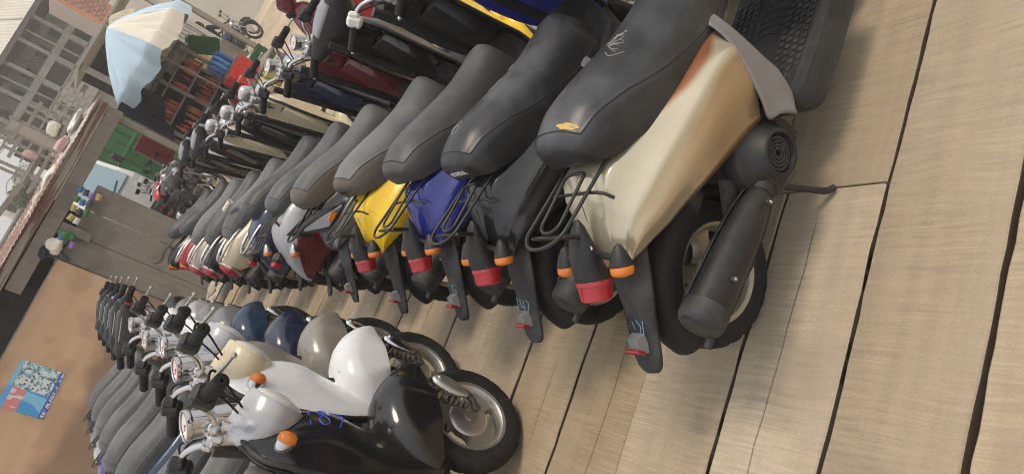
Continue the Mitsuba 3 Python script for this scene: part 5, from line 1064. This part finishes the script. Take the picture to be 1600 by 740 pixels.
for x in (3.6, 4.6, 5.6, 6.6): put(t, 'post', None, bx(x - .07, x + .07, 39.9, 40.05, -.2, 6.2), 'board_dark'); put(t, 'rear_post', None, bx(x - .07, x + .07, 42.9, 43.05, -.2, 6.2), 'board_dark')
for z in (3.4, 4.0, 4.45, 4.9, 5.35, 5.8): put(t, 'rail', None, bx(3.9 if z > 4.6 else 2.8, 6.8, 39.85, 39.9, z, z + (.16 if z in (4.0, 5.35) else .09)), 'board_dark' if z != 4.45 else 'board_grey')
put(t, 'floor', None, bx(3.2, 6.8, 40, 43, 4.50, 4.6), 'board_dark'); put(t, 'back_wall', None, bx(4.4, 6.8, 43.06, 43.1, -.2, 5.6), 'near_black'); put(t, 'side_board', None, bx(5.0, 5.5, 39.8, 39.84, 3.2, 6.0), 'board_grey'); put(t, 'low_wall', None, bx(2.2, 6.8, 39.95, 40.0, -.2, 3.5), 'board_dark')
for i, (nm, mt, loc, s, lab) in enumerate((('washing', 'cloth_white', (5.9, 39.7, 4.5), (.35, .1, .25), 'white washing hung on the timber store'), ('washing', 'cloth_pink', (4.4, 39.7, 4.75), (.18, .1, .3), 'pink washing hung on the timber store'), ('washing', 'cloth_beige', (5.2, 39.7, 3.9), (.5, .12, .2), 'beige cloth hung low on the timber store'))): solo(nm, lump(40 + i, s), mt, lab, 'washing', M_t(*loc))
t = thing('shop_row', 'low row of pale shops with a purple sign far away', 'shops')
put(t, 'wall', None, bx(.2, 3.6, 46.5, 49, -.2, 4.3), 'plaster'); put(t, 'sign', None, bx(.9, 2.1, 46.3, 46.36, 3.35, 4.1), 'plas_purple'); put(t, 'roof', None, bx(0, 3.8, 46.0, 49.3, 4.32, 4.42), 'concrete'); put(t, 'upper_floor', None, bx(1.8, 4.4, 47.6, 50, 4.43, 5.3), 'plaster')
for x in (.5, 1.4, 2.3, 3.1): put(t, 'window', None, bx(x, x + .45, 46.44, 46.49, 2.3, 3.2), 'near_black')
for x in (2.1, 2.9, 3.6): put(t, 'upper_window', None, bx(x, x + .4, 47.54, 47.59, 4.6, 5.1), 'near_black')
solo('overhead_beam', MB().box((0, 0, 0), (3.6, .16, .17), .01), 'board_dark', 'dark brown beam crossing the sky above the kiosk', 'beam', M_t(.5, 30, 3.95) @ M_r((0, 1, 0), 6))
def palm():
    r = np.random.default_rng(5); crown = MB(); c = np.array([5.0, 60, 6.5])
    for i in range(15):
        a = i * 2.4 + r.uniform(-.2, .2); L = r.uniform(1.0, 1.5); up = r.uniform(-.1, .9); P = np.array([c + [math.cos(a) * L * s, math.sin(a) * L * s, up * s - 1.0 * s * s] for s in np.linspace(0, 1, 12)]); crown.tube(P, [.02, .008], 5)
        for q in range(1, 12):
            for sd in (1, -1):
                b = P[q]; d = unit(P[q] - P[q - 1]); side = unit(np.cross(d, [0, 0, 1.0])) * sd; e = b + side * .32 * math.sin(q / 12 * np.pi) ** .5 + d * .22 - [0, 0, .10]; w = d * .03
                crown.add([b - w, b + w, e], [[0, 1, 2]])
    return crown
t = thing('palm_tree', 'distant palm tree against the pale sky', 'tree'); put(t, 'crown', None, palm(), 'leaf'); put(t, 'trunk', None, MB().tube([(5.1, 60, -.2), (4.9, 60, 3), (5.0, 60, 6.5)], [.17, .12, .10], 8, 14), 'bark')
def bush(seed, c, s, n=900):
    r = np.random.default_rng(seed); p = r.normal(0, 1, (n, 3)); p = p / np.linalg.norm(p, axis=1)[:, None] * (r.uniform(.2, 1, n) ** .5)[:, None] * (0.6 + .8 * meshkit.noise(p * 1.2 + seed, seed))[:, None] * s + c; d1, d2 = r.normal(0, .09, (n, 3)), r.normal(0, .09, (n, 3))
    return MB().add(np.stack([p, p + d1, p + d2], 1).reshape(-1, 3), np.arange(3 * n).reshape(-1, 3))
t = thing('leafy_tree', 'small green tree among the far shops', 'tree'); put(t, 'crown', None, bush(3, (2.9, 45, 4.5), (.6, .6, .5)), 'leaf'); put(t, 'trunk', None, MB().tube([(2.9, 45, -.2), (2.9, 45, 4.3)], [.08, .05], 8), 'bark')
t = thing('utility_pole', 'dark utility pole carrying wires across the sky', 'pole'); put(t, 'shaft', None, MB().tube([(4.55, 36, -.2), (4.5, 36, 5.6)], [.09, .07], 8), 'board_dark'); put(t, 'cross_arm', None, bx(4.0, 5.0, 35.9, 36.0, 5.2, 5.3), 'board_dark')
for q in range(5): put(t, 'wire', None, MB().tube([(4.1 + .2 * q, 36, 5.3), (2.6 + .25 * q, 33, 5.15 + .05 * q), (.6 + .4 * q, 30, 5.3 + .12 * q)], .009, 4, 16), 'iron_black')

# ------------------------------------------------------------------ scooters standing nose to nose beyond the right row
BG = 'scooters facing the right-hand row'
scooter('maroon scooter facing the row, beyond its handlebars', BG, 3.85, 6.75, yaw=180, steer=-20, paint='maroon', seat='tall', cowl='round', tail='small', carrier=None, flap='hook', bars='dash', shield='paint_maroon')
scooter('white scooter with red stripe facing the row, nearer than the maroon one', BG, 3.75, 5.75, yaw=178, steer=-15, paint='white', seat='tall', cowl='round', tail='small', carrier=None, flap='hook', bars='dash', shield='paint_red')

# ------------------------------------------------------------------ writing and marks
def scrawl(parent, strokes, fn, mat, r=.0014, m=None, name='scrawl', label=None):
    mb = MB()
    for s in strokes: mb.tube(fn(spl(s, max(6, 5 * len(s))) if len(s) > 2 else np.array(s, float)), r, 4)
    put(parent, name, None, mb, mat, m, label=label)
def seat_fn(kind, ox, oy, sc=1.0, rot=0):
    c, s = math.cos(math.radians(rot)), math.sin(math.radians(rot))
    return lambda P: on_seat(kind, [(ox + sc * (c * a - s * b), oy + sc * (s * a + c * b)) for a, b in P])
# scratches on the nearest seat
rs = np.random.default_rng(3); st = []
for q in range(9): a, b = rs.uniform(-.045, .045), rs.uniform(-.022, .022); st.append([(a, b), (a + rs.uniform(-.02, .02), b + rs.uniform(.008, .03)), (a + rs.uniform(-.012, .03), b + rs.uniform(-.01, .02))])
st += [[(-.05, -.03), (-.06, .0), (-.035, .02)], [(.03, .02), (.055, .025)], [(.04, .022), (.045, -.01)]]
scrawl(hero + '__seat', st, seat_fn('step', .38, -.035, 1.0, 15), 'pale_mark', .0009, HM, 'scratch_mark')
D = seat_rings('step'); row = D[4]
def rear_face(y, f, kind='step', i=5):
    return seat_point(kind, seat_rings(kind)[i], np.array([f]), -1 if y < 0 else 1)[0]
P0 = on_seat('step', [(.105, -.045)])[0]
tear = MB(); an = np.linspace(0, 2 * np.pi, 22, endpoint=False); rr = .5 + .5 * meshkit.noise(np.stack([np.cos(an) * 2 + 9, np.sin(an) * 2, 0 * an], 1), 2)
tp = on_seat('step', [(.092 + .012 * math.sin(a) * r, -.060 + .034 * math.cos(a) * r) for a, r in zip(an, rr)], .0016); tear.add(np.vstack([tp, tp.mean(0) + [0, 0, .002]]), [[i, (i + 1) % 22, 22] for i in range(22)])
put(hero + '__seat', 'torn_patch', None, tear, 'foam_yellow', HM, label='yellow foam showing through a tear')
# second seat: circled 7 and a squiggle
circ = [[(.03 * math.cos(a), .022 * math.sin(a)) for a in np.linspace(0, 2 * np.pi, 18)], [(-.008, -.01), (.012, -.002), (.0, .012), (-.012, .008)]]
scrawl(s2 + '__seat', circ, seat_fn('step', .17, .01, 1.0, 30), 'pale_mark', .0011, M2, 'circled_mark')
scrawl(s2 + '__seat', [[(0, 0), (.03, .015), (.06, .01), (.075, -.015), (.06, -.03)], [(-.03, .0), (-.01, .012), (.0, .0), (.01, .014), (.02, .0)], [(-.05, .005), (-.035, -.008)]], seat_fn('step', .40, .045, 1.0, 10), 'pale_mark', .0010, M2, 'squiggle')
scrawl(s3 + '__seat', [[(-.05, .0), (-.01, .004), (.03, .012), (.04, .0), (.035, -.02)]], seat_fn('step', .27, .07, 1.0, 20), 'pale_mark', .0012, M3, 'squiggle')
def skirt_text(parent, kind, text, hgt, f, m, mat, flipx=False, xr=.047, squeeze=1.0):
    """Lettering wrapped on the rear of the seat skirt, read from behind."""
    tm = meshkit.text_mesh(text, hgt, .0012, bold=True); v = np.array(tm.vertices); w = v[:, 0].max(); v[:, 0] = (v[:, 0] - w / 2) * squeeze; D = seat_rings(kind); row = D[SPLIT - 1]; out = []
    ff = np.linspace(0, 1, 120); prof = seat_point(kind, D[3], ff, 1)
    for a, b, c in v:
        # rear outline at height fraction f: follow the plan curve of the rows' half widths
        y = -a; xs = np.array([r[0] for r in D[:14]]); hw = np.array([seat_point(kind, r, np.array([f]), 1)[0][1] for r in D[:14]]); x = np.interp(abs(y), hw, xs) if abs(y) > hw[0] else xs[0]
        out.append((x - .0008 - c, y, np.interp(x, D[:14, 0], D[:14, 3] + f * (D[:14, 2] - D[:14, 3])) + b))
    mb = MB().flat(trimesh.Trimesh(np.array(out), tm.faces, process=False)); put(parent, 'lettering', None, mb, mat, m)
skirt_text(s2 + '__seat', 'step', 'HONDA', .018, .18, M2, 'white_mark')
skirt_text(s4 + '__seat', 'step', 'MIDAS', .016, .25, M4, 'near_black')
# leg shield of the first scooter in the left row
def shield_fn(oy, oz, s=1.0): return lambda P: np.array([(shield_surf(oy - a * s, oz + b * s) + .0022, oy - a * s, oz + b * s) for a, b in P])
scrawl(l1 + '__leg_shield', [[(-.05, -.03), (-.045, .03)], [(-.018, .002), (-.005, .022), (-.012, .034), (-.026, .022), (-.010, .0), (-.004, -.02), (-.018, -.03), (-.028, -.016), (-.018, .002)], [(.008, .028), (.038, .030), (.020, -.032)]], lambda P: np.array([(shield_surf(-.055 + 1.5 * b, .72 - 1.3 * a) + .0025, -.055 + 1.5 * b, .72 - 1.3 * a) for a, b in P]), 'blue_mark', .0022, ML1, 'handwritten_number', 'blue handwritten 187')
scrawl(l1 + '__leg_shield', [[(-.02, .0), (.0, .02), (.02, .0), (.01, -.02), (-.015, -.01)], [(.0, .02), (.005, -.015)]], shield_fn(.085, .66), 'blue_mark', .0018, ML1, 'handwritten_mark')
# marks on mudflaps
def flap_fn(ox, oy): 
    return lambda P: np.array([(-.225 + b * .78 - .010, -a + oy, .375 + b * .62 + .014) for a, b in P])
scrawl(s3 + '__mudflap', [[(-.03, .025), (-.028, -.02)], [(-.012, .02), (.005, .012), (-.006, .0), (.008, -.012), (-.012, -.02)], [(.014, .018), (.03, .02)], [(.016, -.0), (.034, -.012)]], flap_fn(0, 0), 'cyan_mark', .0009, M3, 'handwritten_mark')
scrawl(s2 + '__mudflap', [[(-.03, .03), (-.03, -.02)], [(-.012, .024), (-.012, .0), (.008, .0)], [(.004, .02), (.004, -.02)], [(.018, .02), (.034, .01), (.02, -.018)]], flap_fn(0, .0), 'cyan_mark', .0009, M2, 'handwritten_mark')
scrawl(hero + '__mudflap', [[(.005, .02), (.02, .0), (.012, -.02)], [(.03, .018), (.028, -.018)], [(-.01, .016), (-.002, -.006)]], flap_fn(0, .005), 'cyan_mark', .0009, HM, 'handwritten_mark')
# pale sticker on the nearest lamp pod
an = np.linspace(0, 2 * np.pi, 26, endpoint=False); q = 1 + .18 * np.sin(an * 5)
stk = MB(); c0 = np.array([-.128, -.012, .636]); mm = M_dir(c0, (-.62, -.25, .74), (0, 1, 0)); pp = np.stack([.024 * q * np.cos(an), .018 * q * np.sin(an), 0 * an - .008 * (np.cos(an) ** 2) + .004], 1)
stk.add(np.vstack([pp, [[0, 0, .006]]]), [[i, (i + 1) % 26, 26] for i in range(26)], mm); put(hero + '__tail_lamp', 'sticker', None, stk, 'label_white', HM)
put(s8 + '__seat', 'torn_roll', None, MB().lathe([(.012, 0), (.020, 0), (.020, 0), (.020, .09), (.020, .09), (.012, .09), (.012, .09), (.012, 0)], 16, M_dir((.18, -.03, .842), (.75, -.6, .1))), 'label_white', M8, label='pale tube lying on the seat') if False else solo('foam_tube', MB().lathe([(.010, 0), (.020, 0), (.020, 0), (.020, .10), (.020, .10), (.010, .10), (.010, .10), (.010, 0)], 16), 'cloth_white', 'short pale foam tube lying on the seat of a cream scooter', 'tube', M8 @ M_dir((.12, -.03, .835), (.6, -.75, .05)))

# ------------------------------------------------------------------ a thin haze over the street
scene['haze_air'] = {'type': 'homogeneous', 'albedo': {'type': 'rgb', 'value': [.95, .955, .96]}, 'sigma_t': {'type': 'rgb', 'value': [.0032, .0032, .0032]}}
scene['haze'] = {'type': 'cube', 'to_world': T4().translate([6, 18, 12.4]).scale([152, 152, 14.0]), 'bsdf': {'type': 'null'}, 'interior': {'type': 'ref', 'id': 'haze_air'}}
labels['haze'] = {'kind': 'stuff', 'label': 'thin pale haze over the street'}
scene['camera']['medium'] = {'type': 'ref', 'id': 'haze_air'}

def cowl_pt(x, f):
    K = np.array(COWLS['angular']); o = np.argsort(K[:, 6]); C = [np.interp(x, np.sort(K[:, c]), K[np.argsort(K[:, c]), c + k]) for c, k in ((3, 1), (3, 2), (6, 1), (6, 2))]
    return np.array([x, -(C[3] + (C[1] - C[3]) * f) - .010 * math.exp(-((f * .5 - .24) / .18) ** 2) - .0015, C[2] + (C[0] - C[2]) * f])
for (x0, f0, x1, f1) in ((.02, .30, -.03, .38), (.36, .55, .345, .57), (.35, .56, .338, .565), (.10, .12, .085, .15)):
    put(hero + '__rear_cowl', 'scratch', None, MB().tube([cowl_pt(x0, f0), cowl_pt((x0 + x1) / 2, (f0 + f1) / 2), cowl_pt(x1, f1)], .0009, 4), 'label_orange' if x0 < .3 else 'white_mark', HM)
